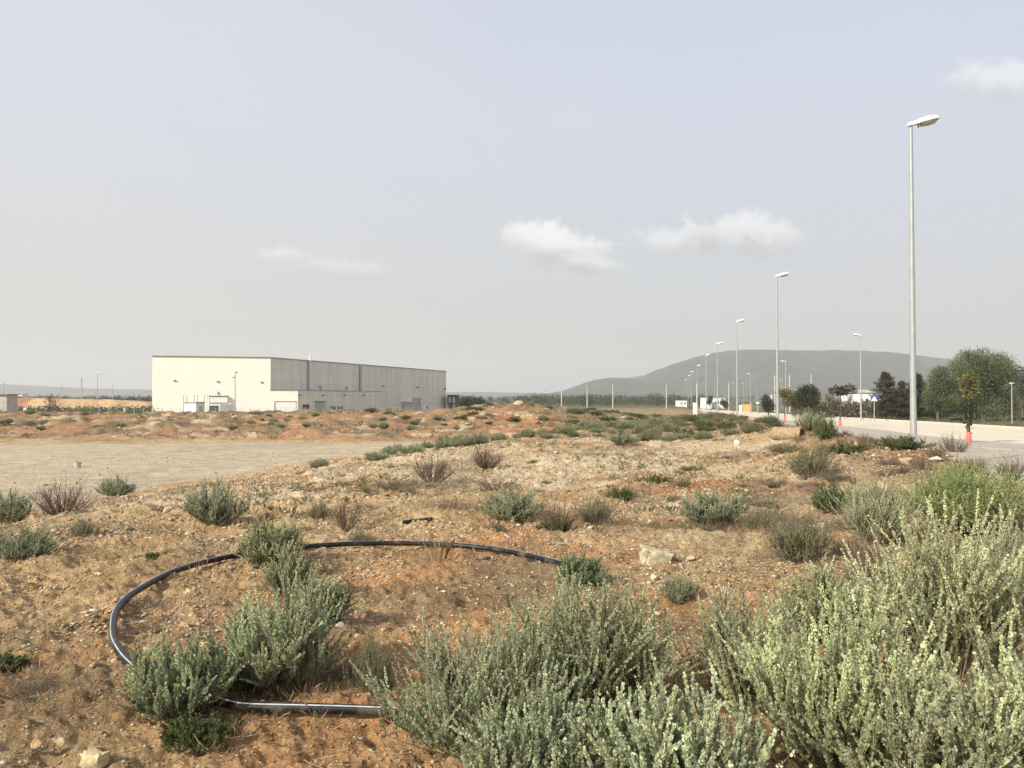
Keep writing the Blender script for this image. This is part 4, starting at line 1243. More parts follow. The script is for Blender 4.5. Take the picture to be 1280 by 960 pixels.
# ------------------------------------------------------------------ street lamps
def lamp_proto(h):
    root = empty('street_lamp', (0, 0, 0))
    MB().tube([(0, 0, 0), (0, 0, h * .25), (0, 0, h * .6), (0, 0, h)], [.10, .088, .072, .05], 12).build('pole', M['galvanised'], root, True)
    MB().box((0, 0, .012), (.34, .34, .024)).box((0, 0, .05), (.2, .2, .06), 0, .8).build('base_plate', M['galvanised'], root)
    d_ = MB().box((0, -.083, .75), (.11, .02, .36)); d_.build('access_door', M['galvanised'], root)
    # luminaire: tilted shell with a bowl underneath
    secs = [(-.08, .07, .07), (-.06, .10, .11), (.18, .115, .125), (.30, .17, .155), (.58, .18, .165), (.72, .165, .14), (.79, .12, .09), (.81, .06, .03)]
    vs = []; fs = []
    n = 12
    for x_, hw, hh in secs:
        for q in range(n):
            a = math.pi * q / (n - 1)
            vs.append((x_, math.cos(a) * hw, math.sin(a) * hh))
    for i in range(len(secs) - 1):
        for q in range(n - 1):
            fs.append((i * n + q, i * n + q + 1, (i + 1) * n + q + 1, (i + 1) * n + q))
        fs.append((i * n, (i + 1) * n, (i + 1) * n + n - 1, i * n + n - 1))
    fs.append(tuple(range(n - 1, -1, -1)))
    hd = MB().add(vs, fs).build('lamp_head', M['white_metal'], root, True)
    hd.location = (0, 0, h + .02); hd.rotation_euler = (0, R(-12), 0)
    vs = []; fs = []
    for x_, hw, hh in [(.27, .11, .02), (.30, .145, .10), (.5, .15, .115), (.66, .14, .10), (.76, .09, .015)]:
        for q in range(n):
            a = math.pi * q / (n - 1)
            vs.append((x_, math.cos(a) * hw, -.004 - math.sin(a) * hh))
    for i in range(4):
        for q in range(n - 1):
            fs.append((i * n + q, (i + 1) * n + q, (i + 1) * n + q + 1, i * n + q + 1))
    fs.append(tuple(range(n))); fs.append(tuple(range(5 * n - 1, 4 * n - 1, -1)))
    MB().add(vs, fs).build('lamp_bowl', M['lamp_glass'], hd, True)
    MB().box((.20, 0, -.06), (.025, .05, .11)).build('latch', M['dark_metal'], hd)
    return root


G_L = 'street lamps in the row beside the road'
order = ['nearest', 'second', 'third', 'fourth', 'fifth', 'sixth', 'seventh', 'eighth', 'ninth']
LP0 = None
for i, (px, py) in enumerate([(1138.5, 158), (971, 346), (921, 402.5), (896.5, 430), (882.5, 444.5), (871.5, 457.5), (863.8, 465), (860, 470), (856, 475)]):
    Y = 8.0 * F / (499 - py)
    top = at(px, py, Y)
    zb = top[2] - 10.0
    gz = float(H(top[0], top[1]))
    hgt_ = top[2] - min(gz, -0.2) if i < 4 else top[2] - gz
    if LP0 is None:
        LP0 = lamp_proto(10.0); o = LP0
    else:
        o = copy_tree(LP0)
    o.location = (top[0], top[1], top[2] - 10.0)
    o.rotation_euler = (0, 0, R(-8))
    if i == 0: lab = 'nearest and tallest street lamp, whose pole rises to the upper right'
    else: lab = f'{order[i]} street lamp back in the row on the near side of the road'
    tag(o, lab, 'street lamp', G_L)
for i, (px, py, Y, flip, lab) in enumerate([
        (1075.5, 420, 98.0, 1, 'street lamp beyond the road beside the crossing sign, its head turned left'),
        (982, 452.5, 172, 1, 'street lamp beyond the road rising left of the round dark bush'),
        (938, 468, 262, 1, 'tiny street lamp beyond the road above the yellow skip'),
        (929.5, 480, 420, 1, 'tiny faint street lamp left of the one above the yellow skip'),
        (946, 485, 560, 1, 'smallest far lamp right of the yellow skip'),
        (977.5, 476, 350, 1, 'faint distant lamp just right of the second lamp post'),
        (917, 478.5, 400, 1, 'distant lamp just left of the third lamp post'),
        (5, 475.5, 235, 0, 'street lamp at the left edge of the picture'),
        (77, 479.5, 300, 0, 'distant street lamp behind the bare tree on the left'),
        (122, 467, 215, 0, 'tallest street lamp left of the factory'),
        (91, 496, 420, 0, 'small far lamp between the bare tree and the tallest lamp on the left'),
        (141, 478, 330, 1, 'distant lamp between the tallest lamp on the left and the factory'),
        (174, 489, 500, 1, 'smallest lamp close to the left wall of the factory'),
        (893, 483, 500, 0, 'tiny far lamp just left of the fourth lamp post'),
        ]):
    top = at(px, py, Y)
    o = copy_tree(LP0)
    h_ = top[2] - float(H(top[0], top[1]))
    o.location = (top[0], top[1], top[2] - h_ - (.0))
    o.scale = (1.3, 1.3, h_ / 10.0) if Y > 150 else (1, 1, h_ / 10.0)
    o.rotation_euler = (0, 0, R(172) if flip else R(-8))
    tag(o, lab, 'street lamp', 'street lamps in the distance')
for ch in (LP0,):
    pass

# headless pale posts of the street behind
first = None
for i, (px, py, Y, lab) in enumerate([(702, 484.5, 250, 'leftmost of the pale headless posts left of the mountain'), (734, 481.5, 250, 'second of the pale headless posts from the left'),
                               (766, 480.5, 250, 'third of the pale headless posts from the left'), (833, 479.5, 250, 'pale headless post left of the far end of the lamp row'),
                               (871, 479, 230, 'pale headless post directly behind the white cabinet'), (911, 478.5, 230, 'pale headless post between the fourth and third lamp posts'),
                               (968.5, 469.5, 190, 'pale headless post standing just left of the second lamp post'), (987, 468.5, 190, 'pale headless post rising from the bush left of the round dark bush'), (1014, 468.5, 200, 'pale headless post rising behind the round dark bush'),
                               (754, 496, 420, 'thin short post between the second and third headless posts'), (668, 497, 420, 'thin short post left of the headless posts')]):
    top = at(px, py, Y); gz = float(H(top[0], top[1])); h_ = top[2] - gz
    root = empty('post', (top[0], top[1], gz))
    MB().tube([(0, 0, 0), (0, 0, h_)], [.19, .15], 10).build('shaft', M['post_grey'], root, True)
    MB().lathe([(.19, h_ - .08), (.19, h_ + .03), (0, h_ + .05)], (0, 0, 0), 10).build('cap', M['galvanised'], root)
    tag(root, lab, 'post', 'pale headless posts')

# short lamp by the big tree
p = at(1265, 519, 86); gz = float(H(p[0], p[1])); tp = at(1265, 479, 86)
root = empty('path_lamp', (p[0], p[1], gz)); h_ = tp[2] - gz
MB().tube([(0, 0, 0), (0, 0, h_ - .1)], [.06, .05], 10).build('pole', M['galvanised'], root, True)
MB().lathe([(.05, h_ - .16), (.14, h_ - .1), (.27, h_ - .03), (.27, h_), (.12, h_ + .05), (0, h_ + .06)], (0, 0, 0), 16).build('lamp_head', M['white_metal'], root, True)
tag(root, 'short path lamp with flat round head before the big tree', 'path lamp')

# signs
p = road_px(1093, 526.5); Y = p[1]
root = empty('crossing_sign', (p[0], p[1], float(road_plane(p[0], p[1])) - .05), R(-20))
ht = at(1093, 494, Y)[2] - root.location.z
MB().tube([(0, 0, 0), (0, 0, ht)], .05, 8).build('pole', M['galvanised'], root, True)
s_ = 8.2 * Y / F
pl = MB().box((0, -.07, ht - s_ / 2), (s_, .02, s_)).build('sign_plate', M['blue_sign'], root)
MB().add([(-s_ * .42, -.085, ht - s_ * .88), (s_ * .42, -.085, ht - s_ * .88), (0, -.085, ht - s_ * .14), (-s_ * .42, -.081, ht - s_ * .88), (s_ * .42, -.081, ht - s_ * .88), (0, -.081, ht - s_ * .14)],
         [(0, 1, 2), (3, 5, 4), (0, 3, 4, 1), (1, 4, 5, 2), (2, 5, 3, 0)]).build('white_triangle', M['sign_white'], pl)
# walking figure inside the triangle
fg = MB().lathe([(0, -.001), (s_ * .04, 0), (0, .001)], (0, 0, 0), 8)
f2 = MB()
zc = ht - s_ * .60
f2.box((0, -.088, zc + s_ * .02), (s_ * .07, .004, s_ * .20), 0)
f2.box((0, -.088, zc + s_ * .17), (s_ * .08, .004, s_ * .08), 0)
f2.add([(-.02 * s_, -.09, zc - .06 * s_), (.03 * s_, -.09, zc - .06 * s_), (-.07 * s_, -.09, zc - .25 * s_), (-.12 * s_, -.09, zc - .25 * s_)], [(0, 1, 2, 3)])
f2.add([(-.03 * s_, -.0905, zc - .06 * s_), (.02 * s_, -.0905, zc - .06 * s_), (.12 * s_, -.0905, zc - .25 * s_), (.07 * s_, -.0905, zc - .25 * s_)], [(0, 1, 2, 3)])
f2.build('walking_figure', M['dark_metal'], pl)
tag(root, 'blue square pedestrian crossing sign with white triangle, beyond the road', 'sign')
p = road_px(961, 519); Y = p[1]
root = empty('road_sign', (p[0], p[1], float(road_plane(p[0], p[1])) - .05))
ht = at(961, 493.5, Y)[2] - root.location.z; q = Y / F
MB().tube([(0, 0, 0), (0, 0, ht)], .05, 8).build('pole', M['galvanised'], root, True)
MB().box((-1.1 * q + .2, -.07, ht - 2.8 * q), (3.2 * q, .02, 5.6 * q)).build('sign_plate', M['sign_back'], root)
MB().box((3.0 * q, -.07, ht - 2.8 * q), (2.8 * q, .02, 5.4 * q)).build('sign_plate', M['sign_white'], root)
tag(root, 'grey-backed road sign of two plates left of the second lamp post', 'sign')
p = at(947, 517, 150); root = empty('road_sign', (p[0], p[1], float(H(p[0], p[1]))))
ht = at(947, 503.5, 150)[2] - root.location.z
MB().tube([(0, 0, 0), (0, 0, ht)], .07, 8).build('pole', M['galvanised'], root, True)
MB().box((0, -.08, ht), (.55, .03, .28)).build('sign_plate', M['sign_white'], root)
tag(root, 'small white T-shaped sign right of the yellow skip', 'sign')

# white utility cabinet, yellow skip
p = at(869, 517, 112); gz = float(H(p[0], p[1])); tp = at(869, 503.8, 112); q = 112 / F
root = empty('utility_cabinet', (p[0], p[1], gz), R(10)); h_ = tp[2] - gz
MB().box((0, 0, h_ / 2), (4.6 * q, 3 * q, h_)).build('cabinet_body', M['white_wall'], root)
MB().box((0, 0, h_ + .03), (5.2 * q, 3.6 * q, .06)).build('cap', M['white_metal'], root)
MB().box((0, -1.5 * q - .01, h_ * .55), (3.6 * q, .02, h_ * .75)).build('door', M['sign_white'], root)
tag(root, 'white utility cabinet standing in the scrub at the far road edge', 'cabinet')
p = at(932, 512, 160); gz = float(H(p[0], p[1])); q = 160 / F; tp = at(932, 505.5, 160)
root = empty('rubbish_skip', (p[0], p[1], gz), 0); h_ = tp[2] - gz
MB().box((.6 * q, 0, h_ * .6), (9 * q, 4 * q, h_ * .8), 0, 1.08).build('skip_body', M['yellow'], root)
MB().box((-6.2 * q, 0, h_ * .55), (3 * q, 4 * q, h_ * .75)).build('white_end', M['white_wall'], root)
MB().box((6.3 * q, 0, h_ * .65), (1.8 * q, 4 * q, h_ * 1.0)).build('pink_end', M['pink_red'], root)
tag(root, 'yellow skip with white and pink ends beyond the far road', 'skip')

# ------------------------------------------------------------------ factory
A_ = np.array([-70.4, 162.0]); B_ = np.array([-49.0, 168.0]); C_ = np.array([-19.9, 250.0]); D_ = A_ + (C_ - B_)
zg, zt = -2.1, 10.02
root = empty('factory', (B_[0], B_[1], 0)); o2 = np.array([B_[0], B_[1]])


def L2(p_): return (p_[0] - o2[0], p_[1] - o2[1])


def wall_mesh(P, Q, z0, z1, name, mat, parent, zq=None):
    """an upright wall sheet with UVs in metres"""
    a = L2(P); b__ = L2(Q); L__ = math.hypot(b__[0] - a[0], b__[1] - a[1])
    zq = z1 if zq is None else zq
    me = bpy.data.meshes.new(name)
    me.from_pydata([(a[0], a[1], z0), (b__[0], b__[1], z0), (b__[0], b__[1], zq), (a[0], a[1], z1)], [], [(0, 1, 2, 3)])
    ul = me.uv_layers.new()
    for i, uv_ in enumerate(((0, z0), (L__, z0), (L__, zq), (0, z1))): ul.data[i].uv = uv_
    me.update()
    return link(name, me, mat, parent)


wall_mesh(A_, B_, zg, zt, 'front_wall', M['cream_wall'], root)
wall_mesh(B_, C_, zg, zt, 'side_wall', M['panel_wall'], root)
wall_mesh(C_, D_, zg, zt, 'wall', M['panel_wall'], root)
wall_mesh(D_, A_, zg, zt, 'wall', M['cream_wall'], root)
MB().add([(*L2(A_), zt - .3), (*L2(B_), zt - .3), (*L2(C_), zt - .3), (*L2(D_), zt - .3)], [(0, 1, 2, 3)]).build('roof', M['concrete'], root)
mb = MB()
for P, Q in ((A_, B_), (B_, C_), (C_, D_), (D_, A_)):
    a = np.array(L2(P)); b__ = np.array(L2(Q)); d = (b__ - a); L__ = np.linalg.norm(d); md = (a + b__) / 2
    mb.box((md[0], md[1], zt + .055), (L__ + .3, .36, .11), math.atan2(d[1], d[0]))
mb.build('roof_trim', M['trim'], root)


def on_wall(P, dr, px, py):
    """pixel -> (distance along the wall, height)"""
    d = ray(px, py); n_ = np.array([-dr[1], dr[0]])
    tt = ((P[0] - EYE[0]) * n_[0] + (P[1] - EYE[1]) * n_[1]) / (d[0] * n_[0] + d[1] * n_[1])
    q = EYE + d * tt
    return (q[0] - P[0]) * dr[0] + (q[1] - P[1]) * dr[1], q[2]


def panel(P, dr, out_n, rect, name, mat, parent, thick=.08, proud=.0, kids=None):
    x0, z1 = on_wall(P, dr, rect[0], rect[1]); x1, z0 = on_wall(P, dr, rect[2], rect[3])
    z0 = max(z0, zg)
    md = np.array(P) + np.array(dr) * (x0 + x1) / 2 + np.array(out_n) * (proud + thick / 2 - .02)
    l = L2(md)
    return MB().box((l[0], l[1], (z0 + z1) / 2), (abs(x1 - x0), thick, z1 - z0), math.atan2(dr[1], dr[0])).build(name, mat, parent)


dAB = (B_ - A_) / np.linalg.norm(B_ - A_); nAB = np.array([dAB[1], -dAB[0]])
dBC = (C_ - B_) / np.linalg.norm(C_ - B_); nBC = np.array([dBC[1], -dBC[0]])
# annex at the corner
E_ = B_ + dAB * 5.4; F_ = E_ + dBC * 35.6; G_ = B_ + dBC * 35.6
za = 3.45
# annex front a touch proud of the front wall plane so nothing coincides
e0 = B_ + nAB * .06; e1 = E_ + nAB * .06
wall_mesh(e0, e1, zg, za, 'annex_front', M['cream_wall'], root)
wall_mesh(e1, F_, zg, za, 'annex_side', M['panel_wall'], root)
wall_mesh(F_, G_, zg, za, 'annex_end', M['panel_wall'], root)
MB().add([(*L2(e0), za - .1), (*L2(e1), za - .1), (*L2(F_), za - .1), (*L2(G_), za - .1)], [(0, 1, 2, 3)]).build('annex_roof', M['concrete'], root)
mb = MB()
for P, Q in ((e0, e1), (e1, F_)):
    a = np.array(L2(P)); b__ = np.array(L2(Q)); d = b__ - a; md = (a + b__) / 2
    mb.box((md[0], md[1], za + .03), (np.linalg.norm(d) + .2, .3, .07), math.atan2(d[1], d[0]))
mb.build('annex_trim', M['trim'], root)
# annex openings
dr_ = panel(e0, dAB, nAB, (344, 502.5, 370, 521), 'loading_door', M['white_wall'], root, .1, .0)
panel(e0, dAB, nAB, (343.3, 501.6, 370.6, 502.4), 'door_frame', M['trim'], root, .14)
panel(e0, dAB, nAB, (343.0, 502.6, 343.8, 521), 'door_frame', M['trim'], root, .14)
for rect in ((377.5, 505.2, 386.5, 511.2), (412.3, 507.8, 419, 512.4), (421.5, 507.8, 428, 512.4)):
    wn = panel(e1, dBC, nBC, rect, 'window', M['grey_shutter'], root, .14)
    panel(e1, dBC, nBC, (rect[0] + .6, rect[1] + .6, rect[2] - .6, rect[3] - .6), 'pane', M['dark_glass'], wn, .06, .12)
dd_ = panel(e1, dBC, nBC, (393.5, 502.5, 406, 518), 'shutter_door', M['grey_shutter'], root, .12)
panel(e1, dBC, nBC, (393, 501.3, 406.5, 502.3), 'shutter_box', M['trim'], dd_, .24)
# main side wall: doors, lean-to, lamps, downpipes
panel(B_, dBC, nBC, (502.5, 502.5, 514.5, 516), 'lean_to', M['concrete'], root, 1.2)
panel(B_, dBC, nBC, (502, 501.5, 515, 502.4), 'lean_to_roof', M['white_metal'], root, 1.5)
panel(B_, dBC, nBC, (515.5, 497.3, 525.5, 516), 'tall_door', M['grey_shutter'], root, .2)
panel(B_, dBC, nBC, (533, 508, 535, 510.5), 'vent', M['trim'], root, .1)
for px, py in ((478.5, 482.5), (521.5, 484), (556, 486)):
    panel(B_, dBC, nBC, (px - 1, py - .7, px + 1, py + .7), 'wall_lamp', M['trim'], root, .3)
for px, py in ((218.5, 475.8), (272.5, 477), (327, 477.8)):
    panel(A_, dAB, nAB, (px - 1.3, py - .8, px + 1.3, py + .8), 'wall_lamp', M['trim'], root, .2)
for px in (374.5, 403.5, 430.5, 454):
    panel(e1, dBC, nBC, (px - 1, 493.2, px + 1, 494.6), 'wall_lamp', M['trim'], root, .25)
s0, z_ = on_wall(B_, dBC, 385.5, 470)
for nm, px, ztop, mat, rad in (('chimney_pipe', 386.5, zt + 1.3, 'white_metal', .18), ('downpipe', 384.0, zt - .1, 'grey_shutter', .14), ('downpipe', 449.3, zt - .2, 'grey_shutter', .26)):
    s0, _ = on_wall(B_, dBC, px, 470); q = B_ + dBC * s0 + nBC * (rad + .05); l = L2(q)
    MB().tube([(l[0], l[1], za - .1), (l[0], l[1], ztop)], rad, 10).build(nm, M[mat], root, True)
for px in (400.5, 433.2):
    d = ray(px, 485); s0, z_ = on_wall(e1 - nBC * 2, dBC, px, 485); q = e1 - nBC * 2 + dBC * s0; l = L2(q)
    v_ = MB().lathe([(.18, za - .1), (.18, za + .55), (.5, za + .7), (.5, za + .95), (.1, za + 1.1)], (l[0], l[1], 0), 12).build('roof_ventilator', M['galvanised'], root, True)
# small front annex: white lean-to with canopy, shutters
def front_box(rect, depth, name, mat, parent):
    return panel(A_, dAB, nAB, rect, name, mat, parent, depth)
fa = front_box((261.5, 495.5, 284.5, 503.2), .7, 'entrance_canopy', M['white_wall'], root)
panel(A_, dAB, nAB, (261, 494.6, 285, 495.4), 'canopy_edge', M['trim'], fa, .85)
ps = front_box((260.5, 503.4, 288.5, 521), .5, 'entrance_block', M['white_wall'], root)
panel(A_, dAB, nAB, (262.3, 507, 273, 519), 'doorway_shade', M['dark_brick_and_shade'], ps, .08, .5)  # solid dark sheet; its colour stands for the shade inside the open door
panel(A_, dAB, nAB, (275.2, 505.2, 287, 519), 'shutter', M['grey_shutter'], ps, .12, .5)
panel(A_, dAB, nAB, (272, 489.5, 273, 493), 'wall_bracket', M['trim'], root, .2)
tag(root, 'long cream flat-roofed factory with a low annex at its corner', 'factory')
# low kiosk in front of the factory
k0 = at(230, 504, 152); k1 = at(245, 504, 152); k2 = at(256, 504, 156.5)
zk = at(240, 503.5, 152)[2]; zgk = float(H(k0[0], k0[1]))
root = empty('kiosk', (k0[0], k0[1], zgk)); h_ = zk - zgk
mb = MB(); bx = lambda P: (P[0] - k0[0], P[1] - k0[1])
ka, kb, kc = bx(k0), bx(k1), bx(k2); kd_ = (ka[0] + kc[0] - kb[0], ka[1] + kc[1] - kb[1])
MB().prism([ka, kb, kc, kd_], 0, h_).build('kiosk_body', M['white_wall'], root)
MB().prism([(ka[0] - .15, ka[1] - .15), (kb[0] + .1, kb[1] - .15), (kc[0] + .15, kc[1]), (kd_[0], kd_[1] + .15)], h_ + .002, h_ + .18).build('kiosk_roof', M['concrete'], root)
MB().box(((232.5 - 230) * 152 / F + .5, -.03, h_ * .38), (.95, .1, .5)).build('window', M['dark_glass'], root)
MB().box((kb[0] + .55 * (kc[0] - kb[0]) + .03, kb[1] + .55 * (kc[1] - kb[1]) - .0, h_ * .45), (.08, 1.6, 1.9), math.atan2(kc[1] - kb[1], kc[0] - kb[0]) - math.pi / 2).build('shutter', M['grey_shutter'], root)
tag(root, 'small white flat-roofed kiosk with a dark window before the factory front', 'kiosk')
# tall thin exhaust posts above the kiosk
for i, px in enumerate((229.5, 233.5, 242.5, 246.5, 255.5, 258.8, 261.3)):
    P = at(px, 494, 158.5); gz = float(H(P[0], P[1])); h_ = P[2] - gz
    o = MB().tube([(0, 0, 0), (0, 0, h_)], .09, 8).lathe([(.12, h_ - .06), (.12, h_ + .03), (0, h_ + .03)], (0, 0, 0), 8).build('vent_pipe', M['sign_back'], None, True)
    o.location = (P[0], P[1], gz); tag(o, 'thin grey vent pipe in the row rising behind the kiosk', 'vent pipe', 'vent pipes behind the kiosk')
# low white wall
a = at(204, 520, 150); b__ = at(246, 520, 151); gz = float(H(a[0], a[1])); ht = at(204, 515.8, 150)[2] - gz
root = empty('low_wall', ((a[0] + b__[0]) / 2, (a[1] + b__[1]) / 2, gz))
MB().box((0, 0, ht / 2), (b__[0] - a[0], .25, ht), math.atan2(b__[1] - a[1], b__[0] - a[0])).build('wall_body', M['white_wall'], root)
MB().box((0, 0, ht + .025), (b__[0] - a[0] + .1, .33, .05), math.atan2(b__[1] - a[1], b__[0] - a[0])).build('coping', M['concrete'], root)
tag(root, 'low white wall in front of the factory beside the kiosk', 'wall')
# yard lamp with two heads
P = at(294, 466, 147); gz = float(H(P[0], P[1])); h_ = P[2] - gz
root = empty('yard_lamp', (P[0], P[1], gz))
MB().tube([(0, 0, 0), (0, 0, h_)], [.1, .07], 10).build('pole', M['galvanised'], root, True)
MB().tube([(0, 0, h_ - .05), (.25, 0, h_ + .05)], .04, 6).box((.28, 0, h_ + .1), (.4, .3, .14), 0).build('lamp_head', M['dark_metal'], root)
MB().tube([(0, 0, h_ - .9), (-.2, 0, h_ - .8)], .04, 6).box((-.25, 0, h_ - .8), (.4, .3, .14), 0).build('lamp_head', M['dark_metal'], root)
tag(root, 'yard floodlight pole with two dark heads before the factory front', 'floodlight')
# yard fence: posts and wire mesh
def wire_fence(name, pa, pb, n, h, label, base=.0):
    a = np.array(pa); b__ = np.array(pb)
    root = empty(name, (a[0], a[1], 0))
    for i in range(n + 1):
        q = a + (b__ - a) * i / n; gz = float(H(q[0], q[1]))
        MB().tube([(q[0] - a[0], q[1] - a[1], gz - .1), (q[0] - a[0], q[1] - a[1], gz + h)], .045, 6).build('fence_post', M['sign_back'], root)
    mb = MB()
    for f_ in np.linspace(.08, .97, 9):
        pts = []
        for i in range(n + 1):
            q = a + (b__ - a) * i / n; pts.append((q[0] - a[0], q[1] - a[1], float(H(q[0], q[1])) + h * f_))
        mb.tube(pts, .010, 3)
    mb.build('wire_mesh', M['sign_back'], root)
    if base:
        mb = MB()
        for i in range(n):
            p0 = a + (b__ - a) * i / n; p1 = a + (b__ - a) * (i + 1) / n
            gz = float(H(*((p0 + p1) / 2))); md = (p0 + p1) / 2 - a; d = p1 - p0
            mb.box((md[0], md[1], gz + base / 2 - .3), (np.linalg.norm(d), .2, base + .6), math.atan2(d[1], d[0]))
        mb.build('plinth', M['concrete'], root)
    return tag(root, label, 'fence')
def xy(px, Y): return ((px - 640) / F * Y, Y)
wire_fence('wire_fence', xy(192, 146), xy(345, 150), 14, 2.0, 'wire fence on a grey plinth before the factory front', .55)
wire_fence('wire_fence', xy(345, 150.5), xy(580, 212), 26, 2.0, 'wire fence along the shaded side of the factory')
wire_fence('wire_fence', xy(-60, 138), xy(190, 145.5), 22, 2.1, 'wire fence across the green field left of the factory')
# white things in the left field
for px, py0, py1, Y, lab in ((155.3, 510, 520, 136, 'short thick white post left of the factory corner'),):
    a = at(px, py1, Y); tp = at(px, py0, Y); gz = float(H(a[0], a[1]))
    o = MB().tube([(0, 0, 0), (0, 0, tp[2] - gz)], .09, 8).lathe([(.12, tp[2] - gz - .08), (.12, tp[2] - gz + .02), (0, tp[2] - gz + .04)], (0, 0, 0), 8).build('post', M['sign_white'])
    o.location = (a[0], a[1], gz); tag(o, lab, 'post')
a = at(31, 517, 137); gz = float(H(a[0], a[1])); root = empty('notice_sign', (a[0], a[1], gz)); zt2 = at(31, 511.5, 137)[2] - gz
MB().tube([(0, 0, 0), (0, 0, zt2)], .03, 6).build('pole', M['galvanised'], root)
MB().box((0, -.04, zt2), (.42, .02, .42)).build('sign_plate', M['sign_white'], root)
tag(root, 'small white notice on the fence at the far left', 'sign')
# grey shed at the left edge
a = at(-6, 520, 128); gz = float(H(a[0], a[1])); zt2 = at(-6, 494, 128)[2] - gz
root = empty('shed', (a[0], a[1], gz), R(10))
MB().box((0, 2, zt2 / 2), (3.2, 4, zt2)).build('wall', M['concrete'], root)
MB().box((0, 2, zt2 + .09), (3.6, 4.4, .18)).build('roof', M['roof_tile'], root)
MB().box((.4, -.03, 1.0), (.9, .1, 2.0)).build('door', M['grey_shutter'], root)
tag(root, 'grey shed with an orange roof edge at the left picture edge', 'shed')
# dark brick block behind the factory's right end
P = at(559, 494, 246); Q = at(573, 494, 246); gz = -2.2
root = empty('brick_building', ((P[0] + Q[0]) / 2, 248, gz)); h_ = P[2] - gz; w_ = Q[0] - P[0]
MB().box((0, 0, h_ / 2), (w_, 4, h_)).build('wall', M['dark_brick_and_shade'], root)
MB().box((0, 0, h_ + .06), (w_ + .3, 4.3, .12)).build('roof', M['trim'], root)
MB().box((w_ * .1, -2.03, h_ * .7), (w_ * .22, .1, h_ * .35)).build('window', M['sign_back'], root)
MB().box((-w_ * .28, -2.03, h_ * .72), (w_ * .18, .1, h_ * .3)).build('window', M['sign_back'], root)
MB().box((w_ * .12, -2.03, h_ * .25), (w_ * .2, .1, h_ * .42)).build('door', M['grey_shutter'], root)
tag(root, 'dark brick tower block at the right end of the factory', 'building')
P = at(621, 511, 190); gz = float(H(P[0], P[1])); h_ = at(621, 505, 190)[2] - gz
root = empty('gate_pillar', (P[0], P[1], gz))
MB().box((0, 0, h_ / 2), (.42, .42, h_)).build('pillar', M['white_wall'], root)
MB().box((0, 0, h_ + .05), (.54, .54, .1), 0, .8).build('cap', M['white_wall'], root)
MB().box((-1.25, 0, (h_ - .75) / 2), (2.0, .25, h_ - .75)).build('wing_wall', M['concrete'], root)
tag(root, 'white gate pillar with a short low wall right of the dark bush', 'gate pillar')

# far buildings
def far_building(px0, px1, py0, Y, lab, roofmat='roof_tile', mat='white_wall', nwin=4, depth=8, pitched=False):
    P = at(px0, py0, Y); Q = at(px1, py0, Y); gz = float(H(P[0], P[1])) - .3
    root = empty('building', ((P[0] + Q[0]) / 2, Y, gz)); h_ = P[2] - gz; w_ = Q[0] - P[0]
    MB().box((0, 0, h_ / 2), (w_, depth, h_)).build('wall', M[mat], root)
    if pitched:
        rh = w_ * .14
        MB().add([(-w_ / 2 - .3, -depth / 2 - .3, h_), (w_ / 2 + .3, -depth / 2 - .3, h_), (w_ / 2 + .3, depth / 2 + .3, h_), (-w_ / 2 - .3, depth / 2 + .3, h_), (-w_ / 2 + 1, 0, h_ + rh), (w_ / 2 - 1, 0, h_ + rh)],
                 [(3, 2, 1, 0), (0, 1, 5, 4), (2, 3, 4, 5), (1, 2, 5), (3, 0, 4)]).build('roof', M[roofmat], root)
    else:
        MB().box((0, 0, h_ + .1), (w_ + .3, depth + .3, .2)).build('roof', M[roofmat], root)
    for i in range(nwin):
        x_ = -w_ / 2 + w_ * (i + .5) / nwin
        f_ = MB().box((x_, -depth / 2 - .03, h_ * .62), (w_ / nwin * .46, .12, h_ * .28)).build('window', M['sign_back'], root)
        MB().box((x_, -depth / 2 - .07, h_ * .62), (w_ / nwin * .36, .1, h_ * .22)).build('pane', M['dark_glass'], f_)
    tag(root, lab, 'building')
    return root
far_building(878.5, 886, 497.5, 300, 'narrow white building with flat roof left of the fourth lamp post', 'concrete', nwin=2)
far_building(889.5, 902.5, 497.8, 305, 'wider white building with flat roof behind the fourth lamp post', 'concrete', nwin=4)
far_building(847, 856, 501, 330, 'small white shed far beyond the lamp row', 'concrete', nwin=2)
far_building(1062, 1089, 491, 160, 'white house with grey roof behind the bare trees', 'sign_back', nwin=4, pitched=True)
far_building(766, 781, 496.5, 900, 'thin white farm shed on the plain below the mountain', 'white_metal', nwin=3)
far_building(815, 838, 495.2, 1100, 'long pale greenhouse strip on the plain below the mountain', 'white_metal', nwin=5)
far_building(25, 31, 493.5, 700, 'white cottage above the orange cutting on the left', 'roof_tile', nwin=2)

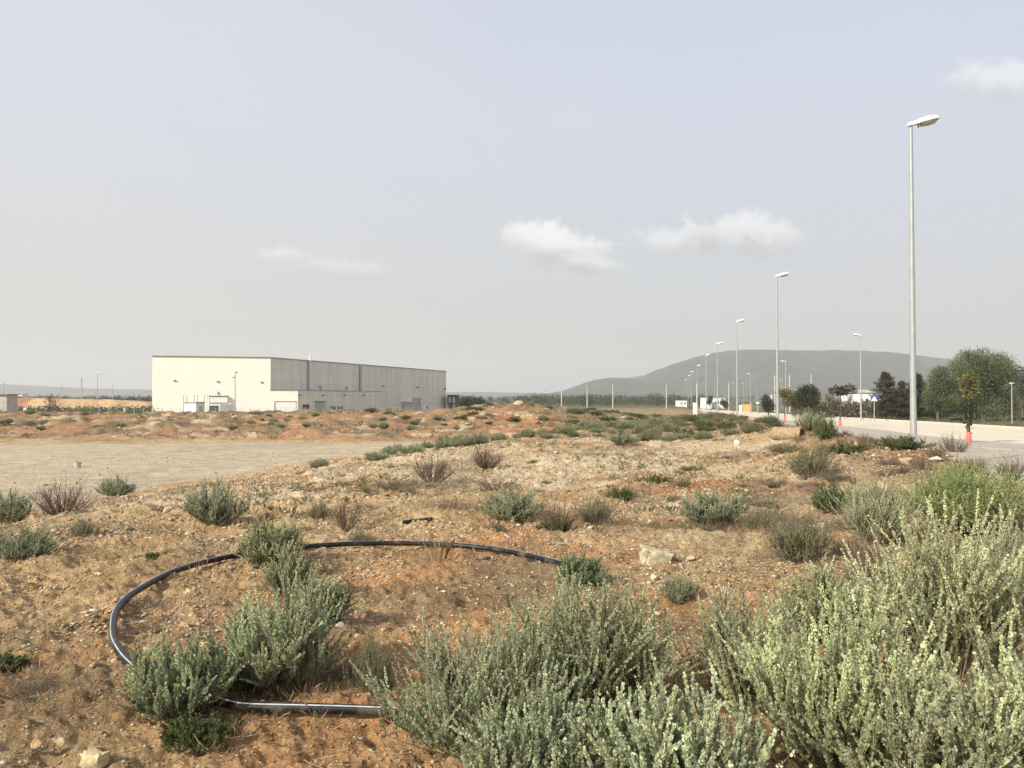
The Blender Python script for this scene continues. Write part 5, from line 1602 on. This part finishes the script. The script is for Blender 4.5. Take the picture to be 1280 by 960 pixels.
# orange cutting left: a raw earth bank across the field
def cut_bank():
    n = 90; xs = np.linspace(-130, -88, n)
    P = []
    prof = [(-2, 0.0), (0, 0.05), (1.2, .45), (2.2, .75), (3.2, .92), (6, 1.0), (12, .9)]
    g = np.random.default_rng(3)
    pxs = np.linspace(-60, 190, n); Y0 = 230
    top = np.interp(pxs, [-60, 0, 10, 25, 70, 110, 150, 185, 190], [494, 495, 497.5, 496.5, 497.5, 499, 500.5, 502.5, 505])
    bot = np.interp(pxs, [-60, 190], [506.5, 508])
    V = []; C = []
    for (dy_, f_) in prof:
        Y = Y0 + dy_ + (vnoise(pxs, pxs * 0 + dy_, 14, 5) - .5) * 3
        X = (pxs - 640) / F * Y0
        z = 1.6 + (499 - (bot + (top - bot) * f_)) / F * Y0 + (vnoise(pxs, pxs * 0 + f_ * 9, 6, 9) - .5) * .5 * (f_ > 0)
        z = np.where(f_ == 0, -2.3, z)
        V.append(np.stack([X, Y, z], -1))
        c0 = np.array([.38, .20, .105]); c1 = np.array([.44, .32, .19])
        m_ = vnoise(pxs, pxs * 0 + f_ * 4, 22, 7)[:, None]
        c = c0 * (1 - m_) + c1 * m_
        if f_ > .95: c = c * 0 + np.array([.09, .10, .06])
        C.append(c)
    V = np.concatenate(V); C = np.concatenate(C)
    idx = np.arange(len(prof) * n).reshape(len(prof), n)
    Q = np.stack([idx[:-1, :-1], idx[:-1, 1:], idx[1:, 1:], idx[1:, :-1]], -1).reshape(-1, 4)
    o = link('terrain', np_mesh('terrain', V, Q, C), attr_mat('raw_earth', .95, 0, .3, 1.2, .2, .6))
    tag(o, 'raw orange earth cutting beyond the left field', kind='structure')
cut_bank()

# ------------------------------------------------------------------ trees
def crown_quads(g, lobes, n, leaf, col, droop=0.0, var=.3):
    """leaf faces through the volume of several lobes"""
    vol = np.array([l[1][0] * l[1][1] * l[1][2] for l in lobes]); pr_ = vol / vol.sum()
    li = g.choice(len(lobes), n, p=pr_)
    ctr = np.array([l[0] for l in lobes])[li]; rad = np.array([l[1] for l in lobes])[li]
    d = norm(g.normal(size=(n, 3))); rr = g.uniform(.35, 1, n) ** .5
    P = ctr + d * rad * rr[:, None] * (1 + .18 * g.normal(size=(n, 1)))
    D = norm(g.normal(size=(n, 3)) + d * .5 - np.array([0, 0, droop]))
    tone = (.6 + .8 * vnoise(P[:, 0] * 1.3 + P[:, 2], P[:, 1] * 1.3 + P[:, 2] * .7, .9, 3))[:, None] * g.uniform(1 - var, 1 + var, (n, 1))
    L = leaf * g.uniform(.6, 1.3, n)
    return leaf_quads(P, D, L, L * g.uniform(.25, .45, n), g, np.clip(np.array(col) * tone, .005, .6))


def tree(name, base, seed, trunk_h, trunk_r, lobes, n, leaf, col, label, droop=0., bark=(.12, .095, .075), limbs=True, cat='tree', group=None, lean=(0, 0)):
    g = np.random.default_rng(seed)
    root = empty(name, base)
    A = []; Bb = []; r0 = []; r1 = []
    p0 = np.zeros(3)
    for k_ in range(4):
        p1 = np.array([lean[0] * trunk_h * (k_ + 1) / 4, lean[1] * trunk_h * (k_ + 1) / 4, trunk_h * (k_ + 1) / 4]) + g.normal(size=3) * trunk_h * .012
        A.append(p0); Bb.append(p1); r0.append(trunk_r * (1 - .12 * k_)); r1.append(trunk_r * (1 - .12 * (k_ + 1))); p0 = p1
    if limbs:
        for c, rd in lobes:
            c = np.array(c); md = (p0 + c) / 2 + g.normal(size=3) * .1 * np.array(rd)
            A += [p0, md]; Bb += [md, c]; r0 += [trunk_r * .45, trunk_r * .3]; r1 += [trunk_r * .3, trunk_r * .12]
            for _ in range(5):
                e = c + norm(g.normal(size=3)) * np.array(rd) * .85
                A.append(c); Bb.append(e); r0.append(trunk_r * .13); r1.append(trunk_r * .04)
    V, Q, Cc = seg_tubes(np.array(A), np.array(Bb), np.array(r0), np.array(r1), np.tile(np.array(bark), (len(A), 1)), 7)
    link('trunk', np_mesh('trunk', V, Q, Cc, True), M['bark'], root)
    if n:
        V, Q, Cc = crown_quads(g, lobes, n, leaf, col, droop)
        link('crown', np_mesh('crown', V, Q, Cc), M['leaf'], root)
    return tag(root, label, cat, group)


def gpt(px, Y):
    x = (px - 640) / F * Y
    return (x, Y, float(H(x, Y)) - .03)


def lobes_px(base, Y, items):
    out_ = []
    for px, py, rx, rz in items:
        q = at(px, py, Y)
        out_.append(((q[0] - base[0], rnd.uniform(-.5, .5) * rx * Y / F, q[2] - base[2]), (rx * Y / F, rx * Y / F * .85, rz * Y / F)))
    return out_


# the big pepper-like tree at the right and its lower left neighbour
b0 = gpt(1222, 100)
tree('broad_tree', b0, 500, 2.6, .32, lobes_px(b0, 100, [(1215, 455, 24, 16), (1237, 462, 26, 20), (1200, 474, 18, 22), (1222, 484, 30, 22), (1255, 478, 20, 26), (1205, 497, 24, 14), (1246, 500, 24, 14), (1210, 446, 13, 9), (1250, 450, 14, 9), (1200, 507, 16, 8), (1262, 503, 14, 11), (1232, 508, 12, 7), (1192, 511, 20, 6), (1226, 511, 24, 6), (1258, 510, 18, 7), (1190, 462, 10, 8), (1228, 440, 9, 7)]),
     52000, .15, (.135, .165, .082), 'large rounded grey-green tree at the right edge beyond the road', 1.0)
b0 = gpt(1172, 96)
tree('broad_tree', b0, 501, 1.6, .2, lobes_px(b0, 96, [(1170, 474, 14, 14), (1180, 488, 16, 18), (1166, 494, 13, 14), (1185, 500, 18, 12), (1176, 464, 10, 8), (1166, 507, 12, 7), (1184, 509, 14, 6)]),
     16000, .14, (.125, .16, .075), 'lower bushy tree leaning on the left of the large rounded tree', .8)
b0 = gpt(1278, 112)
tree('broad_tree', b0, 502, 2.0, .2, lobes_px(b0, 112, [(1280, 468, 10, 10), (1286, 484, 14, 14), (1276, 496, 10, 12)]), 3500, .2, (.07, .075, .055), 'thin dark tree cut by the right picture edge', .5)


def conifer(px, pytop, pybase, wpx, Y, col, seed, label):
    g = np.random.default_rng(seed)
    x, y, z = gpt(px, Y); q = Y / F
    zt_ = at(px, pytop, Y)[2]; h = zt_ - z; r_ = wpx * q / 2
    root = empty('conifer', (x, y, z))
    A = [np.zeros(3)]; Bb = [np.array([0, 0, h * .97])]; r0 = [.16]; r1 = [.03]
    nbr = 150
    P = []; D = []; 
    for i in range(nbr):
        f_ = g.uniform(.06, .98); L = r_ * 1.45 * (1 - f_) ** .85 * g.uniform(.55, 1.15) + .12; a = g.uniform(0, 6.28)
        b_ = np.array([0, 0, h * f_]); e = b_ + np.array([math.cos(a) * L, math.sin(a) * L, L * g.uniform(-.05, .35)])
        A.append(b_); Bb.append(e); r0.append(.035); r1.append(.01)
        m_ = int(28 + 70 * L / max(r_, .1)); tt = g.uniform(.12, 1, m_)[:, None]
        pp = b_ + (e - b_) * tt + g.normal(size=(m_, 3)) * .10; P.append(pp)
        D.append(norm((e - b_) * .5 + g.normal(size=(m_, 3)) * .6 * L + np.array([0, 0, -.1])))
    V, Q, Cc = seg_tubes(np.array(A), np.array(Bb), np.array(r0), np.array(r1), np.tile(np.array([.10, .075, .055]), (len(A), 1)), 5)
    link('trunk', np_mesh('trunk', V, Q, Cc, True), M['bark'], root)
    P = np.concatenate(P); D = np.concatenate(D); n = len(P); L = .24 * g.uniform(.6, 1.3, n)
    V, Q, Cc = leaf_quads(P, D, L, L * .2, g, np.array(col) * g.uniform(.6, 1.4, (n, 1)))
    link('crown', np_mesh('crown', V, Q, Cc), M['leaf'], root)
    tag(root, label, 'conifer')


conifer(1107, 464, 516, 40, 106, (.085, .075, .045), 510, 'brownish conifer right of the crossing sign')
conifer(1146, 466, 514, 40, 108, (.07, .075, .045), 511, 'dark conifer behind the nearest lamp post')
conifer(1128, 476, 514, 24, 112, (.07, .08, .05), 512, 'small conifer between the brownish and the dark conifers')
b0 = gpt(1009, 112)
tree('round_bush', b0, 520, .6, .12, lobes_px(b0, 112, [(1008, 498, 13, 14), (1000, 495, 8, 12), (1017, 497, 9, 13), (1010, 486, 8, 6)]), 7000, .17, (.05, .065, .032), 'round dark green bush beyond the road right of the second lamp post', .2, cat='bush')
b0 = gpt(994, 116)
tree('round_bush', b0, 521, .5, .1, lobes_px(b0, 116, [(992, 497, 9, 8), (997, 503, 9, 8), (984, 502, 8, 7)]), 3000, .16, (.13, .12, .045), 'yellowish bush touching the round dark bush', .2, cat='bush')
b0 = gpt(960, 135)
tree('round_bush', b0, 522, .6, .1, lobes_px(b0, 135, [(958, 502, 6, 10), (961, 508, 8, 7)]), 2500, .17, (.04, .055, .03), 'small dark bush behind the two-plate road sign', .2, cat='bush')
b0 = gpt(1048, 126)
tree('thorn_bush', b0, 523, .5, .1, lobes_px(b0, 126, [(1040, 507, 12, 9), (1052, 508, 12, 8)]), 3200, .16, (.13, .10, .07), 'brownish thorn bush left of the white house', .1, cat='bush')
b0 = gpt(1078, 128)
tree('thorn_bush', b0, 524, .5, .1, lobes_px(b0, 128, [(1070, 509, 12, 7), (1085, 508, 11, 8)]), 3000, .16, (.12, .10, .065), 'brownish thorn bush hiding the foot of the white house', .1, cat='bush')
# bare trees before the white house
def bare_tree(px, Y, pytop, wpx, seed, label, col=(.20, .155, .125), n1=16):
    g = np.random.default_rng(seed); x, y, z = gpt(px, Y); q = Y / F; h = at(px, pytop, Y)[2] - z; r_ = wpx * q / 2
    A = []; Bb = []; r0 = []; r1 = []
    def br(p, d, L, rad, lev):
        e = p + d * L
        A.append(p); Bb.append(e); r0.append(rad); r1.append(rad * .65)
        if lev == 0: return
        for _ in range(n1 // 4 if lev > 1 else 4):
            br(p + d * L * g.uniform(.6, 1), norm(d * .8 + g.normal(size=3) * .55 + np.array([0, 0, .15])), L * g.uniform(.5, .8), rad * .55, lev - 1)
    br(np.zeros(3), np.array([0, 0, 1.]), h * .36, h * .028, 4)
    A_a = np.array(A); B_a = np.array(Bb); s_ = np.array([r_ / max(np.abs(B_a[:, 0]).max(), .1), r_ / max(np.abs(B_a[:, 1]).max(), .1), h / B_a[:, 2].max()])
    V, Q, Cc = seg_tubes(A_a * s_, B_a * s_, np.array(r0), np.array(r1), np.tile(np.array(col), (len(A), 1)), 4)
    root = empty('bare_tree', (x, y, z))
    link('branches', np_mesh('branches', V, Q, Cc), M['bark'], root)
    tag(root, label, 'tree')
bare_tree(1034, 122, 484, 26, 530, 'leafless brown tree left of the leaning sapling')
bare_tree(1062, 124, 487, 26, 531, 'leafless tree in front of the white house')
bare_tree(60, 140, 491, 34, 532, 'leafless dark tree in the field on the far left', (.10, .07, .06))
bare_tree(917, 170, 494, 10, 533, 'small leafless tree behind the third lamp post')
for px, Y, lobes_, n, c_, lab in ((590, 205, [(590, 505, 16, 9), (580, 503, 9, 8), (601, 506, 9, 8)], 5000, (.045, .058, .034), 'wide dark green bush right of the dark brick block'),
                                 (888.5, 210, [(888, 499, 3, 4), (886, 502, 3, 4)], 600, (.04, .055, .03), 'small dark tree between the two white buildings'),
                                 (905, 215, [(904, 503, 4, 4), (907, 506, 4, 4)], 700, (.04, .055, .03), 'small dark tree right of the wider white building')):
    b0 = gpt(px, Y)
    tree('dark_tree', b0, 540 + int(px), 1.0, .12, lobes_px(b0, Y, lobes_), n, .28, c_, lab, .2, cat='tree')

# street saplings with red guards
def sapling(px, py, crown, n, col, leaf, lean, seed, label, trunk_w, crown_px):
    p = road_px(px, py, .06); Y = p[1]; q = Y / F
    root = empty('street_sapling', p)
    g = np.random.default_rng(seed)
    tpz = at(px, crown_px, Y)[2] - p[2]
    A = []; Bb = []; r0 = []; r1 = []
    p0 = np.array([0, 0, -.05])
    for k_ in range(5):
        p1 = np.array([lean * tpz * (k_ + 1) / 5, 0, tpz * (k_ + 1) / 5]) + g.normal(size=3) * .015
        A.append(p0); Bb.append(p1); r0.append(trunk_w * (1 - .1 * k_)); r1.append(trunk_w * (1 - .1 * (k_ + 1))); p0 = p1
    lb = [((lp[0][0], lp[0][1] * .5, lp[0][2]), lp[1]) for lp in lobes_px(p, Y, crown)]
    for c, rd in lb:
        for _ in range(6):
            e = np.array(c) + norm(g.normal(size=3)) * np.array(rd) * .9
            A.append(p0); Bb.append(e); r0.append(trunk_w * .4); r1.append(trunk_w * .12)
    V, Q, Cc = seg_tubes(np.array(A), np.array(Bb), np.array(r0), np.array(r1), np.tile(np.array([.085, .075, .05]), (len(A), 1)), 7)
    link('trunk', np_mesh('trunk', V, Q, Cc, True), M['bark'], root)
    V, Q, Cc = crown_quads(g, lb, n, leaf, col, .4)
    link('crown', np_mesh('crown', V, Q, Cc), M['leaf'], root)
    return root, q
r_, q = sapling(1211, 554.5, [(1213, 469, 6, 6), (1206, 477, 6, 7), (1219, 475, 6, 6), (1204, 486, 6, 5), (1217, 486, 8, 7), (1210, 492, 5, 5)], 620, (.17, .165, .05), .13, .0, 550, '', .09, 490)
MB().lathe([(.125, 0), (.13, .02), (.12, .32), (.10, .50), (.085, .50), (.095, .28), (.095, 0)], (0, 0, 0), 14).build('trunk_guard', M['red_plastic'], r_, True)
g = np.random.default_rng(9)
V, Q, Cc = crown_quads(g, [((0, 0, 1.35), (.15, .15, .85))], 420, .10, (.05, .065, .03), .3)
link('trunk_shoots', np_mesh('trunk_shoots', V, Q, Cc), M['leaf'], r_)
tag(r_, 'yellow-leaved sapling with a red trunk guard, nearest of the three saplings', 'sapling', 'street saplings with red guards')
r_, q = sapling(1050, 533.5, [(1044, 487, 8, 5), (1060, 485, 9, 5), (1052, 490, 8, 4), (1068, 488, 5, 4)], 900, (.05, .06, .028), .14, .035, 551, '', .065, 494)
MB().lathe([(.125, 0), (.13, .02), (.12, .32), (.10, .50), (.085, .50), (.095, .28), (.095, 0)], (0, 0, 0), 14).build('trunk_guard', M['red_plastic'], r_, True)
tag(r_, 'dark umbrella-crowned leaning sapling with a red trunk guard', 'sapling', 'street saplings with red guards')
r_, q = sapling(981, 527.5, [(976, 490, 6, 4), (985, 489, 6, 4), (981, 494, 7, 4)], 700, (.16, .14, .03), .15, .0, 552, '', .065, 497)
MB().lathe([(.125, 0), (.13, .02), (.12, .32), (.10, .50), (.085, .50), (.095, .28), (.095, 0)], (0, 0, 0), 14).build('trunk_guard', M['red_plastic'], r_, True)
tag(r_, 'small yellow-leaved sapling with a red trunk guard beside the second lamp post', 'sapling', 'street saplings with red guards')

# far woods: uncountable masses along the plain
def wood(name, n, fx, leaf, col, label, per=60, hh=(2.5, 5)):
    g = np.random.default_rng(hash(name) % 1000 if False else n)
    Vs = []; Qs = []; Cs = []; b_ = 0
    for _ in range(n):
        x, y = fx(g); z = float(H(x, y)); h = g.uniform(*hh); r_ = h * g.uniform(.45, .8)
        V, Q, C = crown_quads(g, [((x, y, z + h * .5), (r_, r_, h * .5))], per, leaf * h / 4, np.array(col) * g.uniform(.75, 1.3), .2)
        Vs.append(V); Qs.append(Q + b_); Cs.append(C); b_ += len(V)
    o = link(name, np_mesh(name, np.concatenate(Vs), np.concatenate(Qs), np.concatenate(Cs)), M['leaf'])
    tag(o, label, kind='stuff')
wood('far_woodland', 330, lambda g: ((lambda y: (g.uniform(-.01, .24) * y, y))(g.uniform(330, 560))), .45, (.085, .095, .06), 'dark tree belt on the plain before the mountain', 130, (2.5, 5.5))  # leaf colour lightened, so part of the belt's haze is painted in
wood('far_woodland', 260, lambda g: ((lambda y: (g.uniform(-.72, -.42) * y, y))(g.uniform(330, 560))), .55, (.05, .06, .045), 'dark tree belt behind the orange cutting', 130, (3, 5))
wood('far_orchard', 420, lambda g: ((lambda y: (g.uniform(-.72, .35) * y, y))(g.uniform(600, 1600))), 1.1, (.06, .07, .045), 'orchard rows dotted over the far plain', 60, (3, 6))
wood('field_scrub', 260, lambda g: ((lambda y: (g.uniform(-.68, -.43) * y, y))(g.uniform(148, 205))), .8, (.065, .085, .04), 'dark green scrub in the field behind the left fence', 60, (1.0, 2.2))
wood('verge_hedge', 150, lambda g: ((lambda y: (g.uniform(.34, .66) * y, y))(g.uniform(112, 135))), .7, (.085, .075, .05), 'brownish undergrowth under the trees beyond the road', 70, (1.0, 2.2))
# lattice mast far left
P = at(102, 472, 600); gz = float(H(P[0], P[1])); h_ = P[2] - gz
root = empty('lattice_mast', (P[0], P[1], gz))
mb = MB()
for sx in (-1, 1):
    for sy in (-1, 1): mb.tube([(sx * .9, sy * .9, 0), (sx * .15, sy * .15, h_)], .12, 4)
for i in range(8):
    f0, f1 = i / 8, (i + 1) / 8; w0, w1 = .9 - .75 * f0, .9 - .75 * f1
    mb.tube([(-w0, -w0, h_ * f0), (w1, -w1, h_ * f1)], .06, 3).tube([(w0, w0, h_ * f0), (-w1, w1, h_ * f1)], .06, 3)
mb.build('mast_frame', M['sign_back'], root)
MB().box((0, 0, h_ * .9), (3.2, .15, .15)).box((0, 0, h_ * .78), (4, .15, .15)).build('cross_arm', M['sign_back'], root)
tag(root, 'thin far lattice mast on the skyline left of the tallest left lamp', 'mast')
